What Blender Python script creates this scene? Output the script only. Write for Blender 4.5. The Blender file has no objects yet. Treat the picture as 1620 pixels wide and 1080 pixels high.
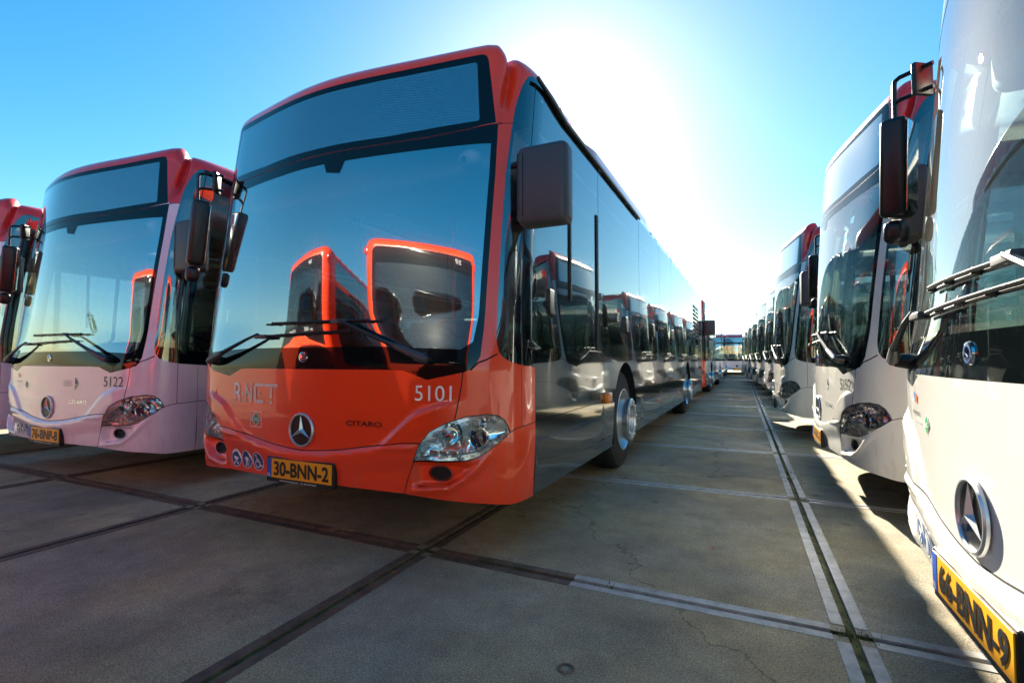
import bpy, bmesh, math, random
import numpy as np
from mathutils import Vector, Matrix
from mathutils.geometry import delaunay_2d_cdt
from math import radians as R_, pi, sin, cos

random.seed(7)
sc = bpy.context.scene
C = sc.collection

# ------------------------------------------------------------------ camera
cam_d = bpy.data.cameras.new('camera'); cam = bpy.data.objects.new('camera', cam_d); C.objects.link(cam)
cam_d.sensor_width = 36.0; cam_d.lens = 783.7/1620*36.0
cam_d.clip_start = 0.02; cam_d.clip_end = 3000
cam.location = (0, 0, 1.064)
cam.rotation_euler = (R_(90+2.17), 0, R_(25.51))
sc.camera = cam

# ------------------------------------------------------------------ world, sun, exposure
SUN_AZ, SUN_EL = -19.2, 26.0          # azimuth from +Y towards +X, degrees
w = bpy.data.worlds.new('World'); sc.world = w; w.use_nodes = True
nt = w.node_tree; bg = nt.nodes['Background']
sky = nt.nodes.new('ShaderNodeTexSky'); sky.sky_type = 'NISHITA'; sky.sun_disc = False
sky.sun_elevation = R_(SUN_EL); sky.sun_rotation = R_(SUN_AZ)
sky.air_density = 1.1; sky.dust_density = 0.35; sky.ozone_density = 2.5; sky.altitude = 0
hs = nt.nodes.new('ShaderNodeHueSaturation'); hs.inputs['Saturation'].default_value = 1.42; hs.inputs['Hue'].default_value = 0.487
gm = nt.nodes.new('ShaderNodeGamma'); gm.inputs[1].default_value = 1.0
vm = nt.nodes.new('ShaderNodeVectorMath'); vm.operation = 'SCALE'; vm.inputs['Scale'].default_value = 0.1
nt.links.new(sky.outputs[0], hs.inputs['Color']); nt.links.new(hs.outputs[0], vm.inputs[0]); nt.links.new(vm.outputs[0], gm.inputs[0])
v2 = nt.nodes.new('ShaderNodeVectorMath'); v2.operation = 'SCALE'; v2.inputs['Scale'].default_value = 10.0
nt.links.new(gm.outputs[0], v2.inputs[0]); nt.links.new(v2.outputs[0], bg.inputs['Color'])
bg.inputs['Strength'].default_value = 0.05
sl = bpy.data.lights.new('sun', 'SUN'); so = bpy.data.objects.new('sun', sl); C.objects.link(so)
sl.energy = 5.0; sl.angle = R_(0.55); sl.color = (1.0, 0.91, 0.74)
a_, e_ = R_(SUN_AZ), R_(SUN_EL)
sd = Vector((sin(a_)*cos(e_), cos(a_)*cos(e_), sin(e_)))
so.rotation_euler = sd.to_track_quat('Z', 'Y').to_euler()
so.location = (-20, 40, 30)
sc.view_settings.view_transform = 'Standard'; sc.view_settings.look = 'None'
sc.view_settings.exposure = 2.1; sc.view_settings.gamma = 1.0; sc.view_settings.use_curve_mapping = False
cy = sc.cycles
cy.use_denoising = True; cy.max_bounces = 10; cy.glossy_bounces = 6; cy.transparent_max_bounces = 14
cy.diffuse_bounces = 3; cy.transmission_bounces = 4
cy.caustics_reflective = True; cy.caustics_refractive = False; cy.blur_glossy = 0.0
cy.sample_clamp_indirect = 40.0

# ------------------------------------------------------------------ materials
def mat(name, col, rough=.5, metal=0., coat=0., spec=.5, bump=0, bscale=20, **k):
    m = bpy.data.materials.new(name); m.use_nodes = True; n = m.node_tree; b = n.nodes['Principled BSDF']
    b.inputs['Base Color'].default_value = (*col, 1); b.inputs['Roughness'].default_value = rough
    b.inputs['Metallic'].default_value = metal; b.inputs['Coat Weight'].default_value = coat
    b.inputs['Coat Roughness'].default_value = .035; b.inputs['Specular IOR Level'].default_value = spec
    if 'sheen' in k: b.inputs['Sheen Weight'].default_value = k['sheen']
    # faint procedural variation on everything
    tc = n.nodes.new('ShaderNodeTexCoord'); nz = n.nodes.new('ShaderNodeTexNoise')
    nz.inputs['Scale'].default_value = bscale; nz.inputs['Detail'].default_value = k.get('detail', 4)
    n.links.new(tc.outputs['Object'], nz.inputs['Vector'])
    var = k.get('var', .06)
    mx = n.nodes.new('ShaderNodeMix'); mx.data_type = 'RGBA'; mx.blend_type = 'MULTIPLY'
    rp = n.nodes.new('ShaderNodeMapRange'); rp.inputs[3].default_value = 1-var; rp.inputs[4].default_value = 1+var
    n.links.new(nz.outputs[0], rp.inputs[0]); mx.inputs[0].default_value = 1
    mx.inputs[6].default_value = (*col, 1); n.links.new(rp.outputs[0], mx.inputs[7]); n.links.new(mx.outputs[2], b.inputs['Base Color'])
    if k.get('dirt'):
        gx_ = n.nodes.new('ShaderNodeSeparateXYZ'); n.links.new(tc.outputs['Object'], gx_.inputs[0])
        n2 = n.nodes.new('ShaderNodeTexNoise'); n2.inputs['Scale'].default_value = 26; n2.inputs['Detail'].default_value = 9; n2.inputs['Roughness'].default_value = .8
        mp = n.nodes.new('ShaderNodeMapping'); mp.inputs['Scale'].default_value = (1, 1, .22); n.links.new(tc.outputs['Object'], mp.inputs[0]); n.links.new(mp.outputs[0], n2.inputs['Vector'])
        a1 = n.nodes.new('ShaderNodeMapRange'); a1.inputs[1].default_value = 1.1; a1.inputs[2].default_value = .30; a1.inputs[3].default_value = .12; a1.inputs[4].default_value = 1; n.links.new(gx_.outputs[2], a1.inputs[0])
        a2 = n.nodes.new('ShaderNodeMapRange'); a2.inputs[1].default_value = .52; a2.inputs[2].default_value = .80; n.links.new(n2.outputs[0], a2.inputs[0])
        mu = n.nodes.new('ShaderNodeMath'); mu.operation = 'MULTIPLY'; n.links.new(a1.outputs[0], mu.inputs[0]); n.links.new(a2.outputs[0], mu.inputs[1])
        m3 = n.nodes.new('ShaderNodeMath'); m3.operation = 'MULTIPLY'; m3.inputs[1].default_value = k['dirt']; n.links.new(mu.outputs[0], m3.inputs[0])
        md = n.nodes.new('ShaderNodeMix'); md.data_type = 'RGBA'; n.links.new(m3.outputs[0], md.inputs[0]); n.links.new(mx.outputs[2], md.inputs[6]); md.inputs[7].default_value = (.22, .18, .13, 1)
        n.links.new(md.outputs[2], b.inputs['Base Color'])
        cw = n.nodes.new('ShaderNodeMath'); cw.operation = 'MULTIPLY_ADD'; cw.inputs[1].default_value = -coat*1.2; cw.inputs[2].default_value = coat; n.links.new(m3.outputs[0], cw.inputs[0]); n.links.new(cw.outputs[0], b.inputs['Coat Weight'])
    if bump:
        bp = n.nodes.new('ShaderNodeBump'); bp.inputs['Strength'].default_value = k.get('bstr', 1); bp.inputs['Distance'].default_value = bump
        n.links.new(nz.outputs[0], bp.inputs['Height']); n.links.new(bp.outputs[0], b.inputs['Normal'])
        if coat and k.get('coatbump', True): n.links.new(bp.outputs[0], b.inputs['Coat Normal'])
    if 'emit' in k: b.inputs['Emission Color'].default_value = (*k['emit'], 1); b.inputs['Emission Strength'].default_value = k.get('estr', 1)
    return m

def glass(name, tint, f0=1.9, add=.0, dirt=.0, wave=.0, rough=0.0, haze=.10):
    """thin coated safety glass: tinted see-through + mirror reflection by Fresnel"""
    m = bpy.data.materials.new(name); m.use_nodes = True; n = m.node_tree; n.nodes.clear()
    out = n.nodes.new('ShaderNodeOutputMaterial'); tr = n.nodes.new('ShaderNodeBsdfTransparent'); gl = n.nodes.new('ShaderNodeBsdfGlossy')
    tr.inputs['Color'].default_value = (*tint, 1); gl.inputs['Roughness'].default_value = rough; gl.inputs['Color'].default_value = (.93, 1, 1, 1)
    fr = n.nodes.new('ShaderNodeFresnel'); fr.inputs['IOR'].default_value = f0
    ad = n.nodes.new('ShaderNodeMath'); ad.operation = 'ADD'; ad.inputs[1].default_value = add; ad.use_clamp = True
    n.links.new(fr.outputs[0], ad.inputs[0])
    mx = n.nodes.new('ShaderNodeMixShader'); n.links.new(ad.outputs[0], mx.inputs[0]); n.links.new(tr.outputs[0], mx.inputs[1]); n.links.new(gl.outputs[0], mx.inputs[2])
    last = mx
    tc = n.nodes.new('ShaderNodeTexCoord')
    if haze:      # thin film of dust: part of the mirror reflection is scattered
        g2 = n.nodes.new('ShaderNodeBsdfGlossy'); g2.inputs['Roughness'].default_value = .13; g2.inputs['Color'].default_value = (1, .97, .9, 1)
        mh = n.nodes.new('ShaderNodeMixShader'); mh.inputs[0].default_value = haze
        n.links.new(gl.outputs[0], mh.inputs[1]); n.links.new(g2.outputs[0], mh.inputs[2]); n.links.new(mh.outputs[0], mx.inputs[2])
    if wave:
        nz = n.nodes.new('ShaderNodeTexNoise'); nz.inputs['Scale'].default_value = 1.3; nz.inputs['Detail'].default_value = 1
        bp = n.nodes.new('ShaderNodeBump'); bp.inputs['Distance'].default_value = wave; n.links.new(tc.outputs['Object'], nz.inputs['Vector'])
        n.links.new(nz.outputs[0], bp.inputs['Height']); n.links.new(bp.outputs[0], gl.inputs['Normal'])
    if dirt:
        df = n.nodes.new('ShaderNodeBsdfDiffuse'); df.inputs['Color'].default_value = (.5, .48, .42, 1)
        nd = n.nodes.new('ShaderNodeTexNoise'); nd.inputs['Scale'].default_value = 60; nd.inputs['Detail'].default_value = 6
        n2 = n.nodes.new('ShaderNodeTexNoise'); n2.inputs['Scale'].default_value = 3
        mul = n.nodes.new('ShaderNodeMath'); mul.operation = 'MULTIPLY'; m2 = n.nodes.new('ShaderNodeMath'); m2.operation = 'MULTIPLY'; m2.inputs[1].default_value = dirt*4
        n.links.new(tc.outputs['Object'], nd.inputs['Vector']); n.links.new(tc.outputs['Object'], n2.inputs['Vector'])
        n.links.new(nd.outputs[0], mul.inputs[0]); n.links.new(n2.outputs[0], mul.inputs[1]); n.links.new(mul.outputs[0], m2.inputs[0])
        md = n.nodes.new('ShaderNodeMixShader'); n.links.new(m2.outputs[0], md.inputs[0]); n.links.new(mx.outputs[0], md.inputs[1]); n.links.new(df.outputs[0], md.inputs[2]); last = md
    n.links.new(last.outputs[0], out.inputs[0]); return m

M = {}
M['red'] = mat('red_orange_paint', (.88, .050, .006), .32, coat=.7, bump=.006, bscale=1.6, detail=1, bstr=.35, dirt=.55, var=.03)
M['capred'] = mat('signal_red_paint', (.62, .022, .022), .35, coat=.8, var=.03)
M['white'] = mat('cream_white_paint', (.84, .82, .76), .3, coat=1, bump=.006, bscale=1.6, detail=1, bstr=.3, dirt=.55, var=.02)
M['pink'] = mat('pink_cast_white_paint', (.88, .74, .79), .3, coat=1, bump=.006, bscale=1.6, detail=1, bstr=.35, dirt=.55, var=.02)  # white paint; pink cast of light on the left buses put into colour
M['gray'] = mat('dark_grey_paint', (.10, .118, .118), .09, .8, coat=1, bump=.010, bscale=1.4, detail=1.5, bstr=.35, dirt=.22, var=.04)
M['black'] = mat('black_plastic', (.012, .012, .013), .35)
M['mblack'] = mat('matt_black', (.008, .008, .008), .8)
M['seam'] = mat('panel_gap', (.004, .004, .004), .9)
M['mirror_cover'] = mat('mirror_cover_plastic', (.06, .064, .07), .5, coat=.1, bump=.0006, bscale=300)
M['chrome'] = mat('chrome', (.85, .85, .86), .06, 1.0)
M['satin'] = mat('satin_chrome', (.72, .72, .73), .36, .85)
M['steel'] = mat('wheel_steel', (.80, .80, .80), .24, .9, bscale=40, var=.15)
M['reflector'] = mat('lamp_reflector', (.97, .97, .97), .13, .92, bump=.004, bscale=30, detail=1)
M['tyre'] = mat('tyre_rubber', (.018, .018, .018), .75, bump=.003, bscale=90)
M['rubber'] = mat('rubber_seal', (.01, .01, .01), .6)
M['ws'] = glass('windscreen_glass', (.88, .92, .92), 2.0, .34)
M['wsdirty'] = glass('dusty_windscreen_glass', (.60, .78, .76), 1.55, .10, dirt=.05, haze=.0)
M['wsclear'] = glass('clear_windscreen_glass', (.70, .82, .80), 1.6, .10, haze=.0)
M['lens'] = glass('clear_lamp_cover', (.93, .93, .93), 1.5)
M['sideglass'] = glass('tinted_side_glass', (.68, .74, .74), 1.9, .12, wave=.003)
M['rearglass'] = glass('tinted_rear_glass', (.28, .32, .32), 1.6, .06)
def blackglass(name, add, f0=1.9, base=(.004, .006, .007), wave=0):
    m = glass(name, (0, 0, 0), f0, add, wave=wave); n = m.node_tree
    for nd in n.nodes:
        if nd.type == 'BSDF_TRANSPARENT':
            df = n.nodes.new('ShaderNodeBsdfDiffuse'); df.inputs[0].default_value = (*base, 1)
            for l in list(nd.outputs[0].links): n.links.new(df.outputs[0], l.to_socket)
    return m
M['frit'] = blackglass('black_glass_border', .0, 1.45)
M['sidefrit'] = blackglass('black_side_glass_border', .12, wave=.003)
# destination display: dark glass over rows of led strips
def led():
    m = blackglass('display_glass', .22, base=(.01, .02, .025)); n = m.node_tree
    tc = n.nodes.new('ShaderNodeTexCoord'); sx = n.nodes.new('ShaderNodeSeparateXYZ'); n.links.new(tc.outputs['Object'], sx.inputs[0])
    ml = n.nodes.new('ShaderNodeMath'); ml.operation = 'MULTIPLY'; ml.inputs[1].default_value = 2*pi/.016
    sn = n.nodes.new('ShaderNodeMath'); sn.operation = 'SINE'; n.links.new(sx.outputs[2], ml.inputs[0]); n.links.new(ml.outputs[0], sn.inputs[0])
    m3 = n.nodes.new('ShaderNodeMath'); m3.operation = 'MULTIPLY'; m3.inputs[1].default_value = 2*pi/.014
    s3 = n.nodes.new('ShaderNodeMath'); s3.operation = 'SINE'; n.links.new(sx.outputs[0], m3.inputs[0]); n.links.new(m3.outputs[0], s3.inputs[0])
    ad = n.nodes.new('ShaderNodeMath'); ad.operation = 'MULTIPLY_ADD'; ad.inputs[1].default_value = .35; n.links.new(s3.outputs[0], ad.inputs[0]); n.links.new(sn.outputs[0], ad.inputs[2])
    rp = n.nodes.new('ShaderNodeMapRange'); rp.inputs[1].default_value = -.3; rp.inputs[2].default_value = .6
    n.links.new(ad.outputs[0], rp.inputs[0])
    mx = n.nodes.new('ShaderNodeMix'); mx.data_type = 'RGBA'; mx.inputs[6].default_value = (.06, .15, .22, 1); mx.inputs[7].default_value = (.01, .05, .09, 1)
    n.links.new(rp.outputs[0], mx.inputs[0])
    for nd in n.nodes:
        if nd.type == 'BSDF_DIFFUSE': n.links.new(mx.outputs[2], nd.inputs[0])
    return m
M['led'] = led()
M['int_dark'] = mat('interior_dark_plastic', (.02, .02, .022), .7)
M['int_light'] = mat('interior_pale_panel', (.80, .82, .84), .6)
M['int_seat'] = mat('seat_fabric', (.05, .05, .09), .9)
M['int_rail'] = mat('grab_rail_orange', (.7, .10, .03), .4)
M['dome'] = mat('white_plastic', (.75, .77, .8), .3)
M['white_txt'] = mat('white_lettering', (.85, .85, .82), .4)
M['grey_txt'] = mat('silver_lettering', (.58, .55, .56), .35, .2)
M['black_txt'] = mat('black_lettering', (.015, .015, .015), .4)
M['green'] = mat('green_sticker', (.02, .30, .10), .4)
M['blue'] = mat('blue_sticker', (.012, .07, .22), .4)
M['euroblue'] = mat('plate_blue', (.02, .09, .45), .4)
M['plate'] = mat('plate_yellow', (.85, .38, .01), .4)
M['amber'] = mat('amber_lens', (.9, .22, .01), .2, coat=.5)
M['redlens'] = mat('red_lens', (.5, .01, .01), .2, coat=.5)

# ------------------------------------------------------------------ object helpers
def link(name, mesh, parent=None, smooth=False):
    o = bpy.data.objects.new(name, mesh); C.objects.link(o)
    if parent: o.parent = parent
    return o
def mesh_from(name, V, F, m=None, smooth=False):
    me = bpy.data.meshes.new(name); me.from_pydata([tuple(v) for v in V], [], [tuple(f) for f in F]); me.validate()
    if m is not None:
        for q in (m if isinstance(m, (list, tuple)) else [m]): me.materials.append(q)
    if smooth: me.polygons.foreach_set('use_smooth', [True]*len(me.polygons))
    me.update(); return me
def tag(o, label=None, cat=None, group=None, kind=None):
    if label: o['label'] = label
    if cat: o['category'] = cat
    if group: o['group'] = group
    if kind: o['kind'] = kind
def bm_mesh(name, bm, m, smooth=True, angle=35):
    me = bpy.data.meshes.new(name); bm.normal_update(); bm.to_mesh(me); bm.free()
    for q in (m if isinstance(m, (list, tuple)) else [m]): me.materials.append(q)
    if smooth:
        me.polygons.foreach_set('use_smooth', [True]*len(me.polygons)); me.set_sharp_from_angle(angle=R_(angle))
    return me
def add_box(bm, lo, hi, bev=0, mi=0, mtx=None):
    x0, y0, z0 = lo; x1, y1, z1 = hi
    r = bmesh.ops.create_cube(bm, size=1); vs = r['verts']
    for v in vs:
        v.co = Vector(((x0+x1)/2+v.co.x*(x1-x0), (y0+y1)/2+v.co.y*(y1-y0), (z0+z1)/2+v.co.z*(z1-z0)))
        if mtx: v.co = mtx @ v.co
    fs = set(f for v in vs for f in v.link_faces)
    for f in fs: f.material_index = mi
    if bev:
        es = list(set(e for v in vs for e in v.link_edges))
        b = bmesh.ops.bevel(bm, geom=es, offset=bev, segments=3, profile=.5, affect='EDGES')
        for f in b['faces']: f.material_index = mi
def add_tube(bm, pts, rad, n=10, mi=0):
    pts = [Vector(p) for p in pts]; rings = []
    rr = rad if isinstance(rad, (list, tuple)) else [rad]*len(pts)
    up = None
    for i, p in enumerate(pts):
        d = (pts[min(i+1, len(pts)-1)]-pts[max(i-1, 0)]).normalized()
        if up is None: up = d.orthogonal().normalized()
        else: up = (up-d*up.dot(d)).normalized()
        s = d.cross(up)
        rings.append([bm.verts.new(p+(up*cos(2*pi*k/n)+s*sin(2*pi*k/n))*rr[i]) for k in range(n)])
    for a, b in zip(rings, rings[1:]):
        for k in range(n):
            f = bm.faces.new((a[k], a[(k+1) % n], b[(k+1) % n], b[k])); f.material_index = mi
    for q in (list(reversed(rings[0])), rings[-1]):
        f = bm.faces.new(q); f.material_index = mi
def add_lathe(bm, prof, n=48, axis='x', c=(0, 0, 0), mi=0):
    """prof: list of (offset along axis, radius)"""
    rings = []
    for (a, r) in prof:
        ring = []
        for k in range(n):
            t = 2*pi*k/n; p = (a, r*cos(t), r*sin(t)) if axis == 'x' else (r*cos(t), a, r*sin(t))
            ring.append(bm.verts.new((c[0]+p[0], c[1]+p[1], c[2]+p[2])))
        rings.append(ring)
    for a, b in zip(rings, rings[1:]):
        for k in range(n):
            f = bm.faces.new((a[k], a[(k+1) % n], b[(k+1) % n], b[k])); f.material_index = mi

# ------------------------------------------------------------------ the bus shell as a function P(s, h):
# s = distance round the plan outline from the centre of the front (+ = driver's side), h = height
W_ = 1.277; LEN = 12.1; HR = 2.72; RR = .16; HT = HR+RR*pi/2
def _table():
    n = 400; th = np.linspace(0, 1, n); u = W_*(1-(1-th)**3); u[-1] = W_
    v = .028+.125*(np.sqrt(u*u+.25)-.5)+.36*(1-np.maximum(0, 1-(u/W_)**9)**.4545)
    us = list(u); vs = list(v); rc = .30
    for q in np.linspace(v[-1]+.02, LEN-rc, 200): us.append(W_); vs.append(q)
    for a in np.linspace(0, np.pi/2, 25)[1:]: us.append(W_-rc+rc*np.cos(a)); vs.append(LEN-rc+rc*np.sin(a))
    for q in np.linspace(W_-rc, 0, 30)[1:]: us.append(q); vs.append(LEN+.04*(1-(q/(W_-rc))**2))
    us = np.array(us); vs = np.array(vs)
    return np.concatenate([[0], np.cumsum(np.hypot(np.diff(us), np.diff(vs)))]), us, vs
TS, TU, TV = _table(); SMAX = float(TS[-1])
def sm(x, a, b):
    t = np.clip((x-a)/(b-a), 0, 1); return t*t*(3-2*t)
def seg_sd(s, h, pl):
    """signed distance to a polyline (positive on its right-hand side) and its parameter"""
    best = np.full(np.shape(s), 1e9); sg = np.ones(np.shape(s))
    for (x0, y0), (x1, y1) in zip(pl, pl[1:]):
        dx, dy = x1-x0, y1-y0; l2 = dx*dx+dy*dy
        t = np.clip(((s-x0)*dx+(h-y0)*dy)/l2, 0, 1); ex, ey = s-(x0+t*dx), h-(y0+t*dy); d = np.hypot(ex, ey)
        side = np.sign(dy*(s-x0)-dx*(h-y0)); side = np.where(side == 0, 1, side)
        m = d < best; best = np.where(m, d, best); sg = np.where(m, side, sg)
    return best*sg
RIDGE = [(.40, .55), (.57, .618), (.65, .69), (.762, .786), (.842, .818), (.954, .85), (1.05, .868), (1.2, .89)]
SMILE = [(-.2, .536), (0, .536), (.146, .545), (.306, .562), (.45, .586), (.61, .61), (.80, .628)]
LIP = [(.70, .345), (.735, .365), (.79, .378), (.97, .400), (1.042, .440), (1.10, .49), (1.162, .554), (1.25, .64), (1.32, .69)]
def disp(s, h):
    a = np.abs(s); d = np.zeros(np.shape(a))
    # wing bulge outside the bonnet ridge
    r = seg_sd(a, h, RIDGE); d = d+.022*sm(r, -.012, .03)*(1-sm(r, .10, .30))*sm(h, .56, .62)*(1-sm(a, .88, 1.08))
    # bumper shelf below the smile-shaped seam
    q = seg_sd(a, h, SMILE); d = d+.022*sm(q, -.002, .03)*(1-sm(q, .05, .16))*(1-sm(a, .74, .84))*sm(h, .36, .42)
    # number plate flat
    # fog lamp pocket above the lip
    l = -seg_sd(a, h, LIP)
    d = d-.042*sm(l, 0, .035)*(1-sm(h, .50, .545))*sm(a, .755, .80)*(1-sm(a, 1.0, 1.13))
    d = d+.012*np.exp(-(l/.022)**2)*sm(a, .72, .78)*(1-sm(a, 1.1, 1.25))
    # groove between the display cap and the corner horn
    gs = 1.165+.075*np.clip((h-2.386)/.5, 0, 1)
    d = d-.075*np.exp(-((a-gs)/.032)**2)*sm(h, 2.40, 2.62)
    return d
def base(s, h):
    s = np.asarray(s, float); h = np.asarray(h, float); a = np.abs(s); sg = np.where(s < 0, -1., 1.)
    u = np.interp(a, TS, TU); v = np.interp(a, TS, TV)
    q = np.maximum(np.minimum(h, HR)-1.015, 0)
    g = sm(h, 1.0, 1.35); uu = np.minimum(u, 1.25)
    sq = np.sqrt(uu*uu+.25)-.5; L = .004*q+.029*q*q+.088*q*sq+g*(.060*sq*(1-sm(u, 1.14, W_))+.36*((1-np.clip(u/W_, 0, 1)**9)**.4545-(1-np.clip(u/W_, 0, 1)**14)**.4545)*(v < .6))
    v = v+L*(1-sm(v, .5, 1.4))
    e = .006
    u1, v1 = np.interp(np.maximum(a-e, 0), TS, TU), np.interp(np.maximum(a-e, 0), TS, TV); u2, v2 = np.interp(a+e, TS, TU), np.interp(a+e, TS, TV)
    v1 = np.where(a < e, v, v1) if False else v1
    tx, ty = u2-u1, v2-v1; l = np.hypot(tx, ty); nx, ny = ty/l, -tx/l
    nx = np.where(a < .01, 0, nx)
    ang = np.clip((h-HR)/RR, 0, pi/2); d = RR*(1-np.cos(ang)); z = np.where(h > HR, HR+RR*np.sin(ang), h)
    z = z+sm(h, 2.3, 2.85)*(1-sm(TVi(a), .9, 2.0))*(-.012+.075*np.clip(u/1.05, 0, 1)**2*(1-sm(a, 1.12, 1.22)))
    z = z-.07*sm(h, 2.6, 2.78)*sm(TVi(a), .6, 1.6)
    d = d+1.0*np.maximum(0, .42-h)**2 - disp(s, h)
    return np.stack([sg*(u-nx*d), v-ny*d, z], -1)
def TVi(a): return np.interp(a, TS, TV)
def P(s, h, off=0.):
    s = np.asarray(s, float); h = np.asarray(h, float); p = base(s, h)
    if np.any(off) : p = p+N(s, h)*(np.asarray(off)[..., None] if np.ndim(off) else off)
    return p
def N(s, h):
    e = .004; ds = base(s+e, h)-base(s-e, h); hh = np.minimum(h, HT-e*1.01); dh = base(s, hh+e)-base(s, hh-e)
    n = np.cross(ds, dh); return n/np.maximum(np.linalg.norm(n, axis=-1, keepdims=True), 1e-12)

# ------------------------------------------------------------------ panel layout in (s, h)
def ell(cx, cy_, rx, ry, n=20): return [(cx+rx*cos(2*pi*k/n), cy_+ry*sin(2*pi*k/n)) for k in range(n)]
def ribbon(pl, wd):
    pl = [np.array(p, float) for p in pl]; L_, R2 = [], []
    for i, p in enumerate(pl):
        d = pl[min(i+1, len(pl)-1)]-pl[max(i-1, 0)]; d /= np.hypot(*d); n = np.array([-d[1], d[0]])*wd/2
        L_.append(tuple(p+n)); R2.append(tuple(p-n))
    return L_+R2[::-1]
HEAD = [(.772, .532), (.79, .58), (.81, .622), (.866, .688), (.962, .738), (1.058, .768), (1.162, .780), (1.225, .773), (1.262, .748), (1.285, .715), (1.298, .682), (1.234, .634), (1.17, .594), (1.122, .564), (1.058, .546), (.93, .536)]
GLB = [(1.242, 2.418), (1.228, 2.25), (1.218, 2.098), (1.212, 1.8), (1.21, 1.5), (1.21, 1.20), (1.215, 1.154), (1.228, 1.112), (1.252, 1.08), (1.314, 1.052), (1.394, 1.036), (1.57, 1.022), (2.0, 1.0), (2.18, .996), (2.28, 1.006), (2.38, 1.035), (2.48, 1.075), (2.62, 1.12), (2.82, 1.165), (3.14, 1.20), (3.6, 1.21), (4.0, 1.20), (4.25, 1.175), (4.38, 1.15), (4.64, 1.146)]
ARCHT = [(1.250, 2.498), (1.264, 2.56), (1.280, 2.620), (1.302, 2.68), (1.33, 2.727), (1.375, 2.752)]
GEND = 12.55
SIDEGLASS = GLB+[(GEND, 1.146), (GEND+.08, 1.2), (GEND+.08, 2.60), (GEND, 2.668), (2.0, 2.668), (1.6, 2.70)]+ARCHT[::-1]
WINS = [(1.46, 2.84), (2.92, 4.52), (4.60, 5.94), (6.02, 7.10), (7.18, 8.56), (8.64, 10.10)]
ARCHES = [(3.86, .545, .535, .50), (9.42, .545, .535, .50)]
def arch_poly(c, r): return [(c-r, .2)]+[(c-r*cos(t), .50+.545*sin(t)) for t in np.linspace(0, pi, 20)]+[(c+r, .2)]
HB = [(0, .36), (.706, .354), (.93, .338), (1.17, .322), (1.32, .300), (1.6, .300), (3, .295), (SMAX, .30)]
def half_regions(sg):
    if sg > 0: wb = [(0, 1.012), (.60, 1.012), (.70, 1.008), (.842, .960), (1.05, 1.002), (1.10, 1.03)]
    else: wb = [(0, 1.012), (.54, 1.012), (.60, 1.008), (.734, .960), (.958, .994), (1.04, 1.034), (1.10, 1.05)]
    seam_h = [(0, 2.306), (.14, 2.306), (.5, 2.315), (.77, 2.33), (1.0, 2.358), (1.152, 2.386)]
    edge = [(1.13, 1.085), (1.138, 1.226), (1.146, 1.634), (1.154, 2.09), (1.150, 2.386)]
    ws = wb+edge+[(s, h-.003) for s, h in seam_h[::-1][1:]]
    wsc = [(0, 1.14), (.55, 1.14), (.8, 1.13), (1.02, 1.12), (1.085, 1.16), (1.105, 1.3), (1.112, 1.65), (1.12, 2.09), (1.118, 2.27), (.9, 2.262), (.6, 2.252)]+([(.242, 2.242), (.21, 2.17), (.112, 2.186), (.09, 2.242), (0, 2.242)] if sg > 0 else [(.3, 2.242), (0, 2.242)])
    disp_out = [(s, h+.003) for s, h in seam_h[:-1]]+[(1.138, 2.392), (1.074, 2.725), (1.062, 2.752), (1.035, 2.762), (0, 2.752)]
    disp_in = [(0, 2.350), (.5, 2.358), (1.035, 2.400), (1.045, 2.410), (1.010, 2.712), (1.0, 2.72), (0, 2.714)]
    hoodv = [(1.042, 1.002), (1.035, .94), (1.026, .882), (1.002, .757)]
    smile = [(0, .536), (.146, .545), (.306, .562), (.45, .586), (.61, .61), (.70, .622), (.815, .628)]
    R = []
    R += [('seam', ribbon(smile, .006)), ('seam', ribbon(hoodv, .006)), ('seam', ribbon([(.772, .532), (.755, .49), (.738, .45), (.706, .34)], .005)),
          ('seam', ribbon([(1.298, .682), (1.34, .698), (1.386, .706), (1.546, .714), (2.2, .719), (3.32, .722)], .005)),
          ('seam', ribbon([(1.386, 1.034), (1.386, .708)], .004)), ('seam', ribbon([(1.546, 1.02), (1.546, .29)], .003)),
          ('seam', ribbon([(3.02, 1.19), (3.02, .28)], .006)), ('seam', ribbon([(4.66, 1.14), (4.66, .28)], .006)), ('seam', ribbon([(6.0, 1.14), (6.0, .28)], .006)),
          ('seam', ribbon([(7.3, 1.14), (7.3, .28)], .006)), ('seam', ribbon([(10.4, 1.14), (10.4, .28)], .006)), ('seam', ribbon([(11.6, 1.14), (11.6, .28)], .006)),
          ('seam', ribbon([(1.08, 1.012), (1.12, 1.052), (1.16, 1.066), (1.222, 1.098)], .009)),
          ('seam', ribbon([(1.150, 2.392), (1.25, 2.40)], .004)),
          ('seam', ribbon(seam_h+[(1.17, 2.389)], .005))]
    for x in (2.88, 4.56, 5.98, 7.14, 8.6, 10.15): R.append(('seam', ribbon([(x, 1.10 if x < 3 else 1.15), (x, 2.665)], .009)))
    R.append(('seam', ribbon([(2.90, 2.21), (4.54, 2.21)], .006)))
    R.append(('seam', ribbon([(1.395, 1.04), (1.395, 2.718)], .006)))
    R += [('display_panel', disp_in), ('display_frame', disp_out), ('windscreen', wsc), ('windscreen_border', ws),
          ('headlight', HEAD), ('lamp_surround', [(x+(x-1.05)*.02, y+(y-.66)*.05+.0) for x, y in HEAD]),
          ('fog', ell(.905, .466, .060, .036))]
    for c, a, b, r in ARCHES: R.append(('hole', arch_poly(c, r)))
    for i, (a, b) in enumerate(WINS):
        lo = 1.12 if a < 2 else (1.24 if a < 4 else 1.18)
        R.append(('window%d' % i, [(a, lo), (b, lo+(.08 if a < 2 else 0)), (b, 2.64), (a, 2.64)]))
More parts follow.
